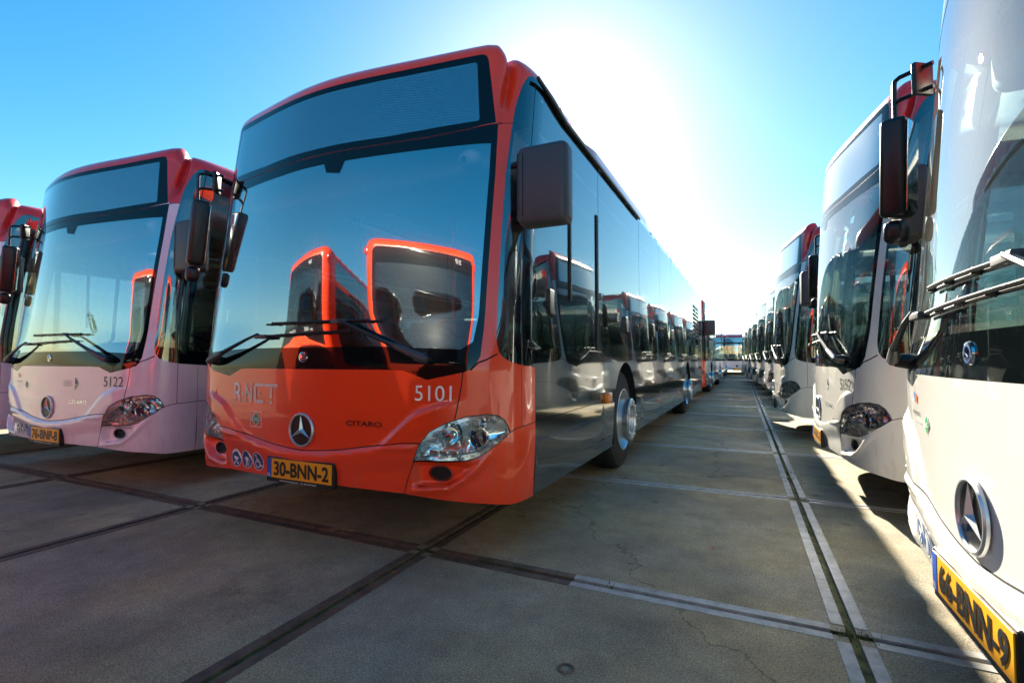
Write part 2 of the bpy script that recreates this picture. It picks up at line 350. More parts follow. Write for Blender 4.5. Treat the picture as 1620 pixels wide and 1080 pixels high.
    R.append(('corner_window', [(1.235, 1.16), (1.26, 1.11), (1.372, 1.06), (1.372, 2.64), (1.33, 2.60), (1.29, 2.50), (1.262, 2.40), (1.235, 2.10)]))
    R.append(('louvre', [(10.6, 1.5), (11.9, 1.5), (11.9, 2.35), (10.6, 2.35)]))
    R.append(('side_border', SIDEGLASS))
    rw = SMAX-1.08
    R.append(('rear_window', [(rw+.06, 1.66), (SMAX, 1.66), (SMAX, 2.48), (rw+.10, 2.44), (rw+.06, 2.38)]))
    R.append(('rear_border', [(rw-.06, 1.36), (rw+.2, 1.38), (rw+.55, 1.42), (rw+.75, 1.48), (SMAX, 1.48), (SMAX, 2.74), (rw+.1, 2.70), (rw+.02, 2.60)]))
    R.append(('hood', [(s, h) for s, h in smile]+[(1.0, .75)]+hoodv[::-1][1:]+[(1.042, 1.1), (0, 1.1)]))
    R.append(('bumper', [(0, .2), (0, .536)]+smile[1:]+[(1.298, .682), (1.386, .706), (1.546, .714), (1.546, .2)]))
    R.append(('corner_panel', [(.9, .6), (1.546, .6), (1.546, 1.1), (.9, 1.1)]))
    R.append(('pillar', [(1.0, 1.05), (1.3, 1.05), (1.3, 2.396), (1.0, 2.396)]))
    R.append(('roof_cap', [(0, 2.2), (1.3, 2.2), (1.9, 2.72), (1.9, 3.2), (0, 3.2)]))
    R.append(('rear_panel', [(SMAX-1.65, .2), (SMAX, .2), (SMAX, 3.2), (SMAX-1.65, 3.2)]))
    return R
def inpoly(px, py, poly):
    c = np.zeros(len(px), bool); n = len(poly)
    for i in range(n):
        x0, y0 = poly[i]; x1, y1 = poly[(i+1) % n]
        if y0 == y1: continue
        m = ((y0 > py) != (y1 > py)) & (px < (x1-x0)*(py-y0)/(y1-y0)+x0); c ^= m
    return c
def half(sg):
    R = half_regions(sg); pts = []; edges = []; NS = [q for q in R if q[0] != 'seam']; SE = [q for q in R if q[0] == 'seam']
    dom = HB+[(SMAX, HT), (0, HT)]
    def addpoly(pl, closed=True, step=.12):
        idx = []
        n = len(pl)
        for i in range(n if closed else n-1):
            a = np.array(pl[i], float); b = np.array(pl[(i+1) % n], float); L = np.hypot(*(b-a))
            st = .05 if min(a[0], b[0]) < 1.45 else (.10 if max(a[0], b[0]) > SMAX-1.6 else .5)
            k = max(1, int(math.ceil(L/st)))
            for j in range(k): idx.append(len(pts)); pts.append(tuple(a+(b-a)*j/k))
        for i in range(len(idx)): edges.append((idx[i], idx[(i+1) % len(idx)]))
    addpoly(dom)
    for nme, pl in R: addpoly(pl)
    # interior grid
    S1 = np.concatenate([np.arange(.012, .6, .026), np.arange(.6, 1.36, .0135), np.arange(1.37, 1.52, .02), [1.6, 1.75, 1.9], np.arange(2.1, SMAX-1.7, .35), np.arange(SMAX-1.65, SMAX-.9, .05), np.arange(SMAX-.9, SMAX, .12)])
    for x in S1:
        f = x < 1.5
        Hs = np.concatenate([np.arange(.33, 1.02, (.012 if x > .55 else .022) if f else .16), np.arange(1.05, 2.38, .07 if f else .35), np.arange(2.4, 2.72, .026 if f else .12), np.linspace(2.73, HT-.008, 9)])
        for y in Hs: pts.append((float(x)+random.uniform(-.001, .001), float(y)+random.uniform(-.001, .001)))
    r = delaunay_2d_cdt([Vector(p) for p in pts], edges, [], 0, 1e-5)
    V = np.array([tuple(v) for v in r[0]]); F = np.array([f for f in r[2] if len(f) == 3])
    cen = V[F].mean(1); hb = np.interp(cen[:, 0], [p[0] for p in HB], [p[1] for p in HB])
    ok = (cen[:, 1] > hb-1e-6) & (cen[:, 1] < HT) & (cen[:, 0] > 0) & (cen[:, 0] < SMAX)
    F = F[ok]; cen = cen[ok]
    lab = np.array(['side_panel']*len(F), dtype=object)
    done = np.zeros(len(F), bool)
    for nme, pl in NS:
        m = inpoly(cen[:, 0], cen[:, 1], pl) & ~done; lab[m] = nme; done |= m
    gap = np.zeros(len(F), int)
    for nme, pl in SE: gap |= inpoly(cen[:, 0], cen[:, 1], pl).astype(int)
    glassy = np.isin(lab, ['windscreen', 'display_panel', 'headlight', 'rear_window']+['window%d' % i for i in range(len(WINS))]); gap[glassy] = 0
    V = V*np.array([sg, 1.]); 
    if sg < 0: F = F[:, ::-1]
    return V, F, lab, gap
HALVES = [(sg,)+half(sg) for sg in (1, -1)]
OFFS = {'seam': -.004, 'windscreen': -.001, 'lamp_surround': -.004, 'fog': -.012}
def region_mesh(name, labels, m, sides=(1, -1), off=0., keep=None):
    VV, FF, NN, GG = [], [], [], []; base_i = 0
    for sg, V, F, lab, gap in HALVES:
        if sg not in sides: continue
        sel = np.isin(lab, labels)
        Fs = F[sel]
        if not len(Fs): continue
        GG.append(gap[sel])
        # consistent outward orientation
        ids, inv = np.unique(Fs, return_inverse=True); Fi = inv.reshape(Fs.shape)
        s, h = V[ids, 0], V[ids, 1]
        p = P(s, h, off) if off else P(s, h); n = N(s, h)
        tri = p[Fi]; gn = np.cross(tri[:, 1]-tri[:, 0], tri[:, 2]-tri[:, 0]); fl = (gn*n[Fi].mean(1)).sum(1) < 0
        Fi[fl] = Fi[fl][:, ::-1]
        VV.append(p); NN.append(n); FF.append(Fi+base_i); base_i += len(ids)
    if not VV: return None
    V = np.concatenate(VV); F = np.concatenate(FF); Nn = np.concatenate(NN)
    me = bpy.data.meshes.new(name); me.from_pydata(V.tolist(), [], F.tolist())
    me.polygons.foreach_set('use_smooth', [True]*len(me.polygons)); me.materials.append(m); me.materials.append(M['seam']); me.polygons.foreach_set('material_index', np.concatenate(GG).tolist()); me.update()
    me.normals_split_custom_set_from_vertices([tuple(v) for v in Nn])
    return me

# flat drawings laid on the shell
def stroke2d(pl, wd):
    """thick polyline with square ends -> list of quads in 2D"""
    out = []
    for (x0, y0), (x1, y1) in zip(pl, pl[1:]):
        dx, dy = x1-x0, y1-y0; l = math.hypot(dx, dy); nx, ny = -dy/l*wd/2, dx/l*wd/2; ex, ey = dx/l*wd/2, dy/l*wd/2
        out.append([(x0-ex+nx, y0-ey+ny), (x0-ex-nx, y0-ey-ny), (x1+ex-nx, y1+ey-ny), (x1+ex+nx, y1+ey+ny)])
    return out
def decal(name, polys, m, s0=0, h0=0, off=.0025, mats=None):
    """polys: list of 2D outlines or (outline, material index, extra offset) laid on the bus shell"""
    V, F, mi = [], [], []
    for k, pl in enumerate(polys):
        idx = 0; ex = 0
        if isinstance(pl, tuple): pl, idx, ex = pl
        a = np.array(pl, float); ar = 0
        for i in range(len(a)): ar += a[i-1][0]*a[i][1]-a[i][0]*a[i-1][1]
        if ar < 0: a = a[::-1]
        p = P(a[:, 0]+s0, a[:, 1]+h0, off+ex+k*.00003); b = len(V); V += [tuple(q) for q in p]; F.append(tuple(range(b, b+len(a)))); mi.append(idx)
    me = mesh_from(name, V, F, mats or m)
    for p, i in zip(me.polygons, mi): p.material_index = i
    return me
_font = {}
def text2d(txt, size=1., bold=0., squeeze=1.):
    cu = bpy.data.curves.new('t', 'FONT'); cu.body = txt; cu.size = 1; cu.align_x = 'CENTER'; cu.align_y = 'CENTER'; cu.offset = bold; cu.resolution_u = 4
    o = bpy.data.objects.new('t', cu); C.objects.link(o); dg = bpy.context.evaluated_depsgraph_get(); dg.update()
    me = o.evaluated_get(dg).to_mesh(); V = np.array([v.co[:2] for v in me.vertices]) if len(me.vertices) else np.zeros((0, 2)); F = [tuple(p.vertices) for p in me.polygons]
    o.to_mesh_clear(); bpy.data.objects.remove(o); bpy.data.curves.remove(cu)
    lo, hi = V.min(0), V.max(0); V = (V-(lo+hi)/2)/(hi[1]-lo[1])*size; V[:, 0] *= squeeze
    return V, F
def text_decal(name, txt, s0, h0, size, m, bold=.0, squeeze=1., off=.003, slope=0.):
    if squeeze is None:
        V, F = text2d(txt, size, bold, 1.); V[:, 0] *= .212/(V[:, 0].max()-V[:, 0].min())
    else: V, F = text2d(txt, size, bold, squeeze)
    p = P(V[:, 0]+s0, V[:, 1]+h0+V[:, 0]*slope, off); me = mesh_from(name, p, F, m)
    return me

# ------------------------------------------------------------------ shared part meshes
MESH = {}
def shell_meshes():
    for nm, labs, m in [('hood', ['hood'], 'red'), ('bumper', ['bumper'], 'red'), ('roof_cap', ['roof_cap'], 'red'), ('side_panel', ['side_panel'], 'gray'),
                        ('rear_panel', ['rear_panel'], 'red'), ('windscreen', ['windscreen'], 'ws'), ('windscreen_border', ['windscreen_border'], 'frit'),
                        ('destination_display', ['display_frame'], 'frit'), ('led_panel', ['display_panel'], 'led'), ('side_glass_border', ['side_border', 'louvre'], 'sidefrit'),
                        ('rear_window', ['rear_window'], 'rearglass'), ('rear_window_border', ['rear_border'], 'frit')]:
        MESH[nm] = region_mesh(nm, labs, M[m], off=OFFS.get(labs[0], 0))
    for sg, t in ((1, 'L'), (-1, 'R')):
        for nm, labs, m in [('corner_panel', ['corner_panel'], 'red'), ('windscreen_pillar', ['pillar'], 'red'), ('headlight_cover', ['headlight'], 'lens'), ('headlight', ['lamp_surround'], 'black'), ('corner_window', ['corner_window'], 'sideglass')]:
            MESH[nm+t] = region_mesh(nm, labs, M[m], sides=(sg,), off=OFFS.get(labs[0], 0))
        for i in range(len(WINS)): MESH['window%d' % i+t] = region_mesh('side_window', ['window%d' % i], M['sideglass'], sides=(sg,))
shell_meshes()
def roof_mesh():
    ss = np.concatenate([np.linspace(.0, 1.5, 30), np.linspace(1.6, SMAX-1.5, 30), np.linspace(SMAX-1.4, SMAX, 24)]); K = 9
    V, F = [], []
    for s in ss:
        a = P(s, HT); b = P(-s, HT)
        for k in range(K):
            t = k/(K-1); q = a*(1-t)+b*t; q[2] += .04*4*t*(1-t)*min(1, a[0]/1.0) ; V.append(q)
    for i in range(len(ss)-1):
        for k in range(K-1): F.append((i*K+k, i*K+k+1, (i+1)*K+k+1, (i+1)*K+k))
    me = mesh_from('roof', V, F, M['white'], True); return me
MESH['roof'] = roof_mesh()
def floor_mesh():
    bm = bmesh.new()
    ss = np.concatenate([np.linspace(.0, 1.5, 30), [3.3], [4.42], [8.86], [9.98], np.linspace(SMAX-1.4, SMAX, 20)])
    z = .40
    prev = None
    for s in ss:
        p = P(s, z); p[0] -= .004; w_ = p[0]
        cur = (bm.verts.new((p[0], p[1], z)), bm.verts.new((-p[0], p[1], z)))
        if prev and abs(p[1]-prev[2]) > 1e-4:
            if (3.3 < s <= 4.42) or (8.86 < s <= 9.98):
                y0, y1 = prev[2], p[1]
                q = [bm.verts.new(c) for c in ((-.75, y0, z), (.75, y0, z), (.75, y1, z), (-.75, y1, z))]; bm.faces.new(q)
            else: bm.faces.new((prev[1], prev[0], cur[0], cur[1]))
        prev = (*cur, p[1])
    # wheel housings
    for c, a, b, r in ARCHES:
        vc = float(np.interp(c, TS, TV))
        for sg in (1, -1):
            ring = []
            for t in np.linspace(-.35, pi+.35, 22): ring.append((vc-(r+.004)*cos(t), .50+.548*sin(t)))
            A = [bm.verts.new((sg*1.27, y, z_)) for y, z_ in ring]; B = [bm.verts.new((sg*.75, y, z_)) for y, z_ in ring]
            for k in range(len(ring)-1): bm.faces.new((A[k], A[k+1], B[k+1], B[k]))
            bm.faces.new(B)
    return bm_mesh('underbody', bm, M['mblack'], True)
MESH['underbody'] = floor_mesh()
def headlight_parts(sg):
    # bowl: copy of the lamp opening pushed back and shrunk, with side walls
    c = np.array([1.05, .66]); out = []
    H = []
    n = len(HEAD)
    for i in range(n):
        a, b = np.array(HEAD[i]), np.array(HEAD[(i+1) % n])
        for j in range(3): H.append(a+(b-a)*j/3)
    V, F = [], []
    rings = [(1.0, -.003), (.99, -.03), (.93, -.055), (.80, -.075), (.55, -.085), (.25, -.088)]
    for f, o in rings:
        for q in H:
            p = c+(q-c)*f; pp = P(sg*p[0], p[1]); nn = np.array([sg*.25, -.97, 0.]); V.append(pp+(-nn)*(-o))
    m_ = len(H)
    for r in range(len(rings)-1):
        for k in range(m_): F.append((r*m_+k, r*m_+(k+1) % m_, (r+1)*m_+(k+1) % m_, (r+1)*m_+k))
    F.append(tuple(range((len(rings)-1)*m_, len(rings)*m_)))
    bowl = mesh_from('reflector_bowl', V, F, M['reflector'], True)
    ax = Vector((sg*.18, -.98, 0)).normalized()
    def unit(cs, ch, prof, dep):
        p = Vector(P(sg*cs, ch)); ctr = p-ax*dep; q = Vector((0, 0, 1)); u_ = q.cross(ax).normalized(); bm = bmesh.new(); rings = []
        for a, r in prof:
            rings.append([bm.verts.new(ctr+ax*a+(u_*cos(2*pi*k/28)+q*sin(2*pi*k/28))*max(r, 1e-4)) for k in range(28)])
        for A, B in zip(rings, rings[1:]):
            for k in range(28): bm.faces.new((A[k], A[(k+1) % 28], B[(k+1) % 28], B[k]))
        return bm
    d = {}
    d['bowl'] = bowl
    d['projector_ring'] = bm_mesh('projector_ring', unit(1.115, .655, [(.0, .052), (.035, .056), (.042, .052), (.038, .044), (.0, .036), (-.012, .0)], .058), M['chrome'])
    d['projector_lens'] = bm_mesh('projector_lens', unit(1.115, .655, [(.012, .034), (.024, .030), (.031, .022), (.036, .010), (.037, 0)], .058), M['lampglass'])
    d['indicator_lamp'] = bm_mesh('indicator_lamp', unit(.965, .668, [(.0, .048), (.03, .050), (.034, .047), (.008, .040), (-.015, .022), (-.02, 0)], .062), M['chrome'])
    bm = bmesh.new()
    for i in range(3):
        cs = .865+i*.058; p = Vector(P(sg*cs, .572)); mt = Matrix.Translation(p+Vector((0, .035, 0))) @ Matrix.Rotation(sg*.22, 4, 'Z')
        add_box(bm, (-.024, -.012, -.018), (.024, .012, .018), .005, mtx=mt)
    d['daytime_lamp'] = bm_mesh('daytime_lamp', bm, M['reflector'])
    return d
M['lampglass'] = mat('projector_lens_glass', (.10, .03, .06), .03, coat=1)
HL = {1: headlight_parts(1), -1: headlight_parts(-1)}
def foglamp(sg):
    bm = bmesh.new(); c = P(sg*.905, .466); ax = Vector((sg*.12, -.99, 0)).normalized(); u_ = Vector((0, 0, 1)).cross(ax).normalized(); q = Vector((0, 0, 1)); rings = []
    ctr = Vector(c)-ax*.03
    for a, f in [(.034, 1.06), (.036, .98), (.03, .93), (.012, .90), (.010, 0.01)]:
        rings.append([bm.verts.new(ctr+ax*a+u_*cos(2*pi*k/32)*.064*f+q*sin(2*pi*k/32)*.040*f) for k in range(32)])
    for A, B in zip(rings, rings[1:]):
        for k in range(32): bm.faces.new((A[k], A[(k+1) % 32], B[(k+1) % 32], B[k]))
    for i in range(-4, 5):
        x = i*.013; hh = .037*math.sqrt(max(0, 1-(x/.062)**2))
        add_tube(bm, [ctr+ax*.02+u_*x-q*hh, ctr+ax*.02+u_*x+q*hh], .0016, 5)
    for i in range(-2, 3):
        z = i*.013; ww = .06*math.sqrt(max(0, 1-(z/.039)**2))
        add_tube(bm, [ctr+ax*.022-u_*ww+q*z, ctr+ax*.022+u_*ww+q*z], .0016, 5)
    return bm_mesh('fog_lamp', bm, M['black'])
FOG = {1: foglamp(1), -1: foglamp(-1)}
def wheel_meshes():
    bm = bmesh.new()
    add_lathe(bm, [(-.14, .26), (-.14, .30), (-.135, .40), (-.12, .455), (-.09, .478), (0, .482), (.09, .478), (.12, .455), (.135, .40), (.14, .30), (.135, .285)], 64)
    for a in (-.05, 0, .05): add_lathe(bm, [(a-.006, .484), (a-.005, .474), (a+.005, .474), (a+.006, .484)], 64)
    ty = bm_mesh('tyre', bm, M['tyre'])
    bm = bmesh.new()
    add_lathe(bm, [(.130, .300), (.150, .300), (.152, .290), (.130, .282), (.03, .272), (.0, .255), (.02, .235), (.10, .205), (.135, .200), (.14, .19)], 56)
    for k in range(10):
        t = 2*pi*k/10; add_lathe(bm, [(.058, .026), (.071, .024), (.070, .0001)], 12, c=(0, .222*cos(t), .222*sin(t)), mi=1)
    rim = bm_mesh('rim', bm, [M['steel'], M['seam']])
    bm = bmesh.new()   # flat nut ring
    n = 10
    add_lathe(bm, [(.13, .206), (.225, .206), (.232, .200), (.232, .150), (.225, .142), (.13, .140)], 56)
    for k in range(n):
        t = 2*pi*(k+.5)/n; add_lathe(bm, [(.232, .015), (.240, .014), (.244, .008), (.244, .0001)], 8, c=(0, .170*cos(t), .170*sin(t)))
    ring = bm_mesh('nut_ring', bm, M['steel'])
    bm = bmesh.new(); add_lathe(bm, [(.10, .138), (.12, .12), (.15, .105), (.19, .10), (.20, .09), (.20, .0001)], 40)
    hub = bm_mesh('hub', bm, M['steel'])
    return ty, rim, ring, hub
WHEEL = wheel_meshes()
def star_mesh():
    bm = bmesh.new(); c0 = Vector(P(0, .655)); y0 = c0.y-.004; R0 = .098
    add_lathe(bm, [(0, R0+.003), (-.007, R0+.002), (-.012, R0-.003), (-.012, R0-.008), (-.006, R0-.011), (0, R0-.011)], 48, 'y', (0, y0, .655))
    # three-pointed star, each arm a ridge
    cen = bm.verts.new((0, y0-.020, .655)); pts = []
    for k in range(6):
        t = pi/2+k*pi/3; r = R0-.010 if k % 2 == 0 else .017
        pts.append(bm.verts.new((r*cos(t), y0-(.010 if k % 2 == 0 else .004), .655+r*sin(t))))
    for k in range(6): bm.faces.new((cen, pts[k], pts[(k+1) % 6]))
    st = bm_mesh('star_emblem', bm, M['satin'], True, 12)
    bm = bmesh.new(); add_lathe(bm, [(0, R0-.008), (-.001, .0001)], 40, 'y', (0, y0-.002, .655)); bk = bm_mesh('emblem_disc', bm, M['black'])
    return st, bk
STAR = star_mesh()
def badge_mesh():
    bm = bmesh.new(); p = P(0, 1.082); add_lathe(bm, [(0, .033), (-.006, .031), (-.007, .026)], 32, 'y', (0, p[1], 1.082), 0)
    add_lathe(bm, [(-.007, .026), (-.0075, .019)], 32, 'y', (0, p[1], 1.082), 1); add_lathe(bm, [(-.0075, .019), (-.008, .0001)], 32, 'y', (0, p[1], 1.082), 0)
    for k in range(3):
        t = pi/2+k*2*pi/3; add_tube(bm, [(0, p[1]-.009, 1.082), (.018*cos(t), p[1]-.009, 1.082+.018*sin(t))], .0015, 5, 1)
    return bm_mesh('round_badge', bm, [M['chrome'], M['blue']])
MESH['badge'] = badge_mesh()
def wiper(pivot, knee, ends, arm_w=.022):
    bm = bmesh.new(); Q = lambda s, h, o: Vector(P(s, h, o))
    p0 = Q(*pivot, .02); add_tube(bm, [Q(*pivot, -.01), Q(*pivot, .045)], [.034, .028], 16, 0)
    a = Q(*pivot, .05); b = Q(*knee, .055); m_ = a.lerp(b, .3)+Vector((0, -.012, 0))
    add_tube(bm, [a-(b-a).normalized()*.03, a, m_], [.018, .026, .017], 10, 1)
    add_tube(bm, [m_, a.lerp(b, .8)+Vector((0, -.01, 0)), b], [.015, .010, .008], 8, 0)
    # blade
    n = 10; top = []
    for k in range(n+1):
        t = k/n; s = ends[0][0]*(1-t)+ends[1][0]*t; h = ends[0][1]*(1-t)+ends[1][1]*t; top.append((s, h))
    add_tube(bm, [Q(s, h, .012) for s, h in top], .006, 6, 0)
    add_tube(bm, [Q(s, h+.004, .032) for s, h in top[1:-1]], .0065, 6, 0)
    for k in range(1, n, 2): add_tube(bm, [Q(*top[k], .012), Q(top[k][0], top[k][1]+.004, .034)], .010, 6, 0)
    k = min(range(n+1), key=lambda i: abs(top[i][0]-knee[0])); bx = Q(*top[k], .045)
    add_box(bm, (-.05, -.012, -.012), (.05, .012, .012), .004, 1, Matrix.Translation(bx))
    add_tube(bm, [b, bx], .008, 6, 0)
    return bm_mesh('wiper', bm, [M['black'], M['mirror_cover']])
MESH['wiper1'] = wiper((.834, 1.070), (.306, 1.288), ((-.334, 1.285), (.562, 1.280)))
MESH['wiper2'] = wiper((-.89, 1.06), (-.358, 1.222), ((-.42, 1.205), (.44, 1.226)))
def mirrors():
    # driver-side box mirror
    bm = bmesh.new(); add_box(bm, (-.03, -.06, -.215), (.255, .075, .215), .035)
    add_box(bm, (-.036, -.045, -.19), (.006, .078, .19), .012, 1); add_box(bm, (.006, -.0625, -.17), (.012, -.055, .17), .001, 1)
    cov = bm_mesh('mirror_housing', bm, [M['mirror_cover'], M['black']])
    bm = bmesh.new(); add_box(bm, (.0, .076, -.19), (.235, .080, .19), .001); gl = bm_mesh('mirror_glass', bm, M['chrome'])
    bm = bmesh.new()
    add_box(bm, (-.040, -.01, -.16), (-.018, .05, .19), .006); add_tube(bm, [(-.10, .02, .15), (.02, .02, .15)], .018, 10); add_tube(bm, [(-.10, .03, -.12), (.02, .02, -.12)], .018, 10)
    arm = bm_mesh('mirror_arm', bm, M['black'])
    # door-side hanging mirror
    bm = bmesh.new()
    a0 = Vector((-1.13, .315, 2.43)); a1 = Vector((-1.13, .31, 2.31)); hx, hy = -1.255, .165
    add_box(bm, (-.012, -.055, -.075), (.010, .045, .075), .004, 0, Matrix.Translation((-1.185, .262, 2.385)) @ Matrix.Rotation(.6, 4, 'Z'))
    for z0, z1 in ((2.44, 2.25), (2.33, 2.25)):
        add_tube(bm, [(-1.15, .29, z0), (hx+.02, hy+.02, z0), (hx+.004, hy+.004, z0-.008), (hx, hy, z0-.03), (hx, hy, z1-.02)], .011, 8)
    arm2 = bm_mesh('mirror_arm', bm, M['black'])
    bm = bmesh.new(); T = Matrix.Translation((hx, hy, 1.995)) @ Matrix.Rotation(R_(8), 4, 'Y') @ Matrix.Rotation(R_(-28), 4, 'Z')
    add_box(bm, (-.10, -.05, -.235), (.09, .06, .235), .028, 0, T)
    add_box(bm, (-.07, -.045, -.36), (.06, .045, -.245), .035, 0, T)
    cov2 = bm_mesh('mirror_housing', bm, M['black'])
    bm = bmesh.new(); add_box(bm, (-.085, .061, -.21), (.075, .064, .21), .001, 0, T); gl2 = bm_mesh('mirror_glass', bm, M['chrome'])
    return cov, gl, arm, cov2, gl2, arm2
MIR = mirrors()
def bus_extras():
    # window gutter
    bm = bmesh.new(); add_tube(bm, [Vector((1.292, float(P(s, 2.5)[1]), 2.715-.055*min(1, max(0, (s-1.4)/.5)))) for s in np.linspace(1.40, 4.56, 18)], [.012]+[.017]*16+[.012], 8); MESH['gutter'] = bm_mesh('rain_gutter', bm, M['black'])
    bm = bmesh.new(); p = Vector(P(2.14, 1.8)); add_box(bm, (p.x-.002, p.y-.016, 1.47), (p.x+.012, p.y+.016, 2.30), .004); MESH['winbar'] = bm_mesh('window_bar', bm, M['black'])
    bm = bmesh.new(); p = Vector(P(2.83, 1.8)); add_box(bm, (p.x-.002, p.y-.028, 1.14), (p.x+.010, p.y+.028, 2.24), .004); MESH['winbar2'] = bm_mesh('window_bar', bm, M['rubber'])
    # louvre slats
    bm = bmesh.new()
    for k in range(9):
        z = 1.54+k*.09; p = P(11.25, z); add_box(bm, (p[0]-.004, float(P(10.65, z)[1]), z), (p[0]+.012, float(P(11.85, z)[1]), z+.045), .003)
    MESH['louvre'] = bm_mesh('air_grille', bm, M['black'])
    # interior
    bm = bmesh.new()
    n = 24
    prof = [(.06, 1.10), (.16, 1.16), (.34, 1.17), (.50, 1.12), (.60, 1.02), (.62, .45)]
    cols = []
    for k in range(n+1):
        u = -1.12+2.24*k/n; v0 = float(np.interp(abs(u), TU[:400], TV[:400])); bump = .06*math.exp(-((u-.55)/.28)**2)
        cols.append([bm.verts.new((u, v0+a, z+(bump if a > .1 and z > 1 else 0))) for a, z in prof])
    for A, B in zip(cols, cols[1:]):
        for j in range(len(prof)-1): bm.faces.new((A[j], B[j], B[j+1], A[j+1]))
    MESH['dashboard'] = bm_mesh('dashboard', bm, M['int_dark'])
    bm = bmesh.new(); T = Matrix.Translation((.55, .98, 1.22)) @ Matrix.Rotation(R_(-28), 4, 'X'); pts = [T @ Vector((.23*cos(t), .23*sin(t), 0)) for t in np.linspace(0, 2*pi, 33)]
    add_tube(bm, pts, .015, 8)
    for t in (0, 2.1, 4.2): add_tube(bm, [T @ Vector((0, 0, -.03)), T @ Vector((.23*cos(t), .23*sin(t), 0))], .014, 6)
    add_tube(bm, [T @ Vector((0, 0, -.03)), T @ Vector((0, .05, -.35))], .03, 8)
    MESH['steering'] = bm_mesh('steering_wheel', bm, M['black'])
    bm = bmesh.new(); add_box(bm, (.30, 1.25, .75), (.80, 1.72, .88), .05); add_box(bm, (.32, 1.65, .85), (.78, 1.80, 1.58), .06); add_box(bm, (.42, 1.68, 1.58), (.68, 1.78, 1.80), .05); add_box(bm, (.42, 1.38, .42), (.68, 1.6, .76), .02)
    MESH['driver_seat'] = bm_mesh('driver_seat', bm, M['int_seat'])
    bm = bmesh.new(); add_box(bm, (.12, 1.95, .42), (1.2, 2.0, 2.05), .01); add_box(bm, (.10, 1.0, .42), (.14, 1.95, 1.15), .01); MESH['cab_partition'] = bm_mesh('cab_partition', bm, M['int_dark'])
    bm = bmesh.new(); add_box(bm, (-1.18, .75, 2.50), (1.18, 11.6, 2.54), .0); add_box(bm, (-1.10, .46, 2.20), (1.10, .95, 2.50), .05); add_box(bm, (-1.0, 1.0, 2.44), (-.75, 11, 2.50), .02); add_box(bm, (.75, 1.0, 2.44), (1.0, 11, 2.50), .02)
    MESH['ceiling'] = bm_mesh('ceiling_panel', bm, M['int_light'])
    bm = bmesh.new(); add_box(bm, (-.22, -.03, .0), (.22, .05, .62), .04); add_box(bm, (-.22, -.44, -.06), (.22, .0, .05), .03); add_box(bm, (-.06, -.3, -.5), (.06, -.1, -.05), 0)
    MESH['seat'] = bm_mesh('seat', bm, M['int_seat'])
    for i, pl in enumerate([[(-.95, .68, .42), (-.95, .68, 1.0), (-.93, .95, 1.3), (-.92, 1.0, 2.42)], [(-.2, 2.0, .42), (-.2, 2.0, 2.44)], [(.2, 4.3, .42), (.2, 4.3, 2.44)]]):
        bm = bmesh.new(); add_tube(bm, pl, .018, 8); MESH['rail%d' % i] = bm_mesh('grab_rail', bm, M['int_rail'])
    bm = bmesh.new(); q = bmesh.ops.create_uvsphere(bm, u_segments=24, v_segments=14, radius=.062); 
    T = Matrix.Translation(Vector(P(.975, 2.205))+Vector((0, .066, 0)))
    for v in bm.verts: v.co = T @ Vector((v.co.x*1.15, v.co.y*.9, v.co.z*.85))
    bm2 = [v for v in bm.verts]; b = bmesh.ops.create_uvsphere(bm, u_segments=16, v_segments=10, radius=.024)
    for v in b['verts']: v.co = T @ (v.co+Vector((-.012, -.034, -.01)))
    for v in b['verts']:
        for f in v.link_faces: f.material_index = 1
    MESH['dome'] = bm_mesh('dome_camera', bm, [M['dome'], M['frit']])
    # roof pod (gas tank cover)
    def pod(y0, y1, w0, top, name):
        K = 14; V, F = [], []
        secs = [(y0, .0), (y0+.05, .55), (y0+.16, .85), (y0+.4, 1), (y1-.5, 1), (y1-.2, .9), (y1-.05, .6), (y1, .0)]
        for y, f in secs:
            for k in range(K+1):
                t = k/K*pi; x = -cos(t); z = max(0, sin(t))**.45
                V.append((w0*(abs(x)**.75)*(1 if x > 0 else -1)*(.86+.14*f), y, 2.80+(top-2.80)*z*f))
        for i in range(len(secs)-1):
            for k in range(K): F.append((i*(K+1)+k, i*(K+1)+k+1, (i+1)*(K+1)+k+1, (i+1)*(K+1)+k))
        return mesh_from(name, V, F, M['capred'], True)
    MESH['pod1'] = pod(1.30, 1.98, 1.13, 3.17, 'roof_unit'); MESH['pod2'] = pod(1.95, 5.3, 1.15, 3.19, 'tank_cover')
    # rear lamps
    for sg in (1, -1):
        for iz, z in enumerate((.85, 1.02, 2.62)):
            bm = bmesh.new(); p = Vector(P(sg*(SMAX-1.24), z)); add_lathe(bm, [(-.01, .055), (.012, .053), (.018, .04), (.02, .0001)], 20, 'y', p, 0)
            MESH['rearlamp%d%d' % (sg, iz)] = bm_mesh('rear_lamp', bm, M['redlens'])
    bm = bmesh.new(); p = P(3.12, .745); add_box(bm, (-.01, -.07, -.045), (.040, .06, .045), .015, 0, Matrix.Translation(p)); MESH['side_marker'] = bm_mesh('side_indicator', bm, M['amber'])
    for i, s in enumerate((5.9, 7.9)):
        bm = bmesh.new(); add_box(bm, (-.004, -.04, -.018), (.012, .04, .018), .004, 0, Matrix.Translation(P(s, .52)))
        MESH['side_marker2%d' % i] = bm_mesh('side_marker_lamp', bm, M['amber'])
bus_extras()
def plate_mesh():
    bm = bmesh.new(); y = float(P(.2, .42)[1])-.018
    add_box(bm, (-.272, y-.004, .338), (.272, y+.03, .487), .006, 0)
    add_box(bm, (-.260, y-.008, .364), (.260, y-.004, .476), .0015, 1)
    add_box(bm, (-.2605, y-.0095, .364), (-.222, y-.006, .476), .0008, 2)
    return bm_mesh('licence_plate', bm, [M['black'], M['plate'], M['euroblue']], False), y-.0095
PLATE, PLY = plate_mesh()
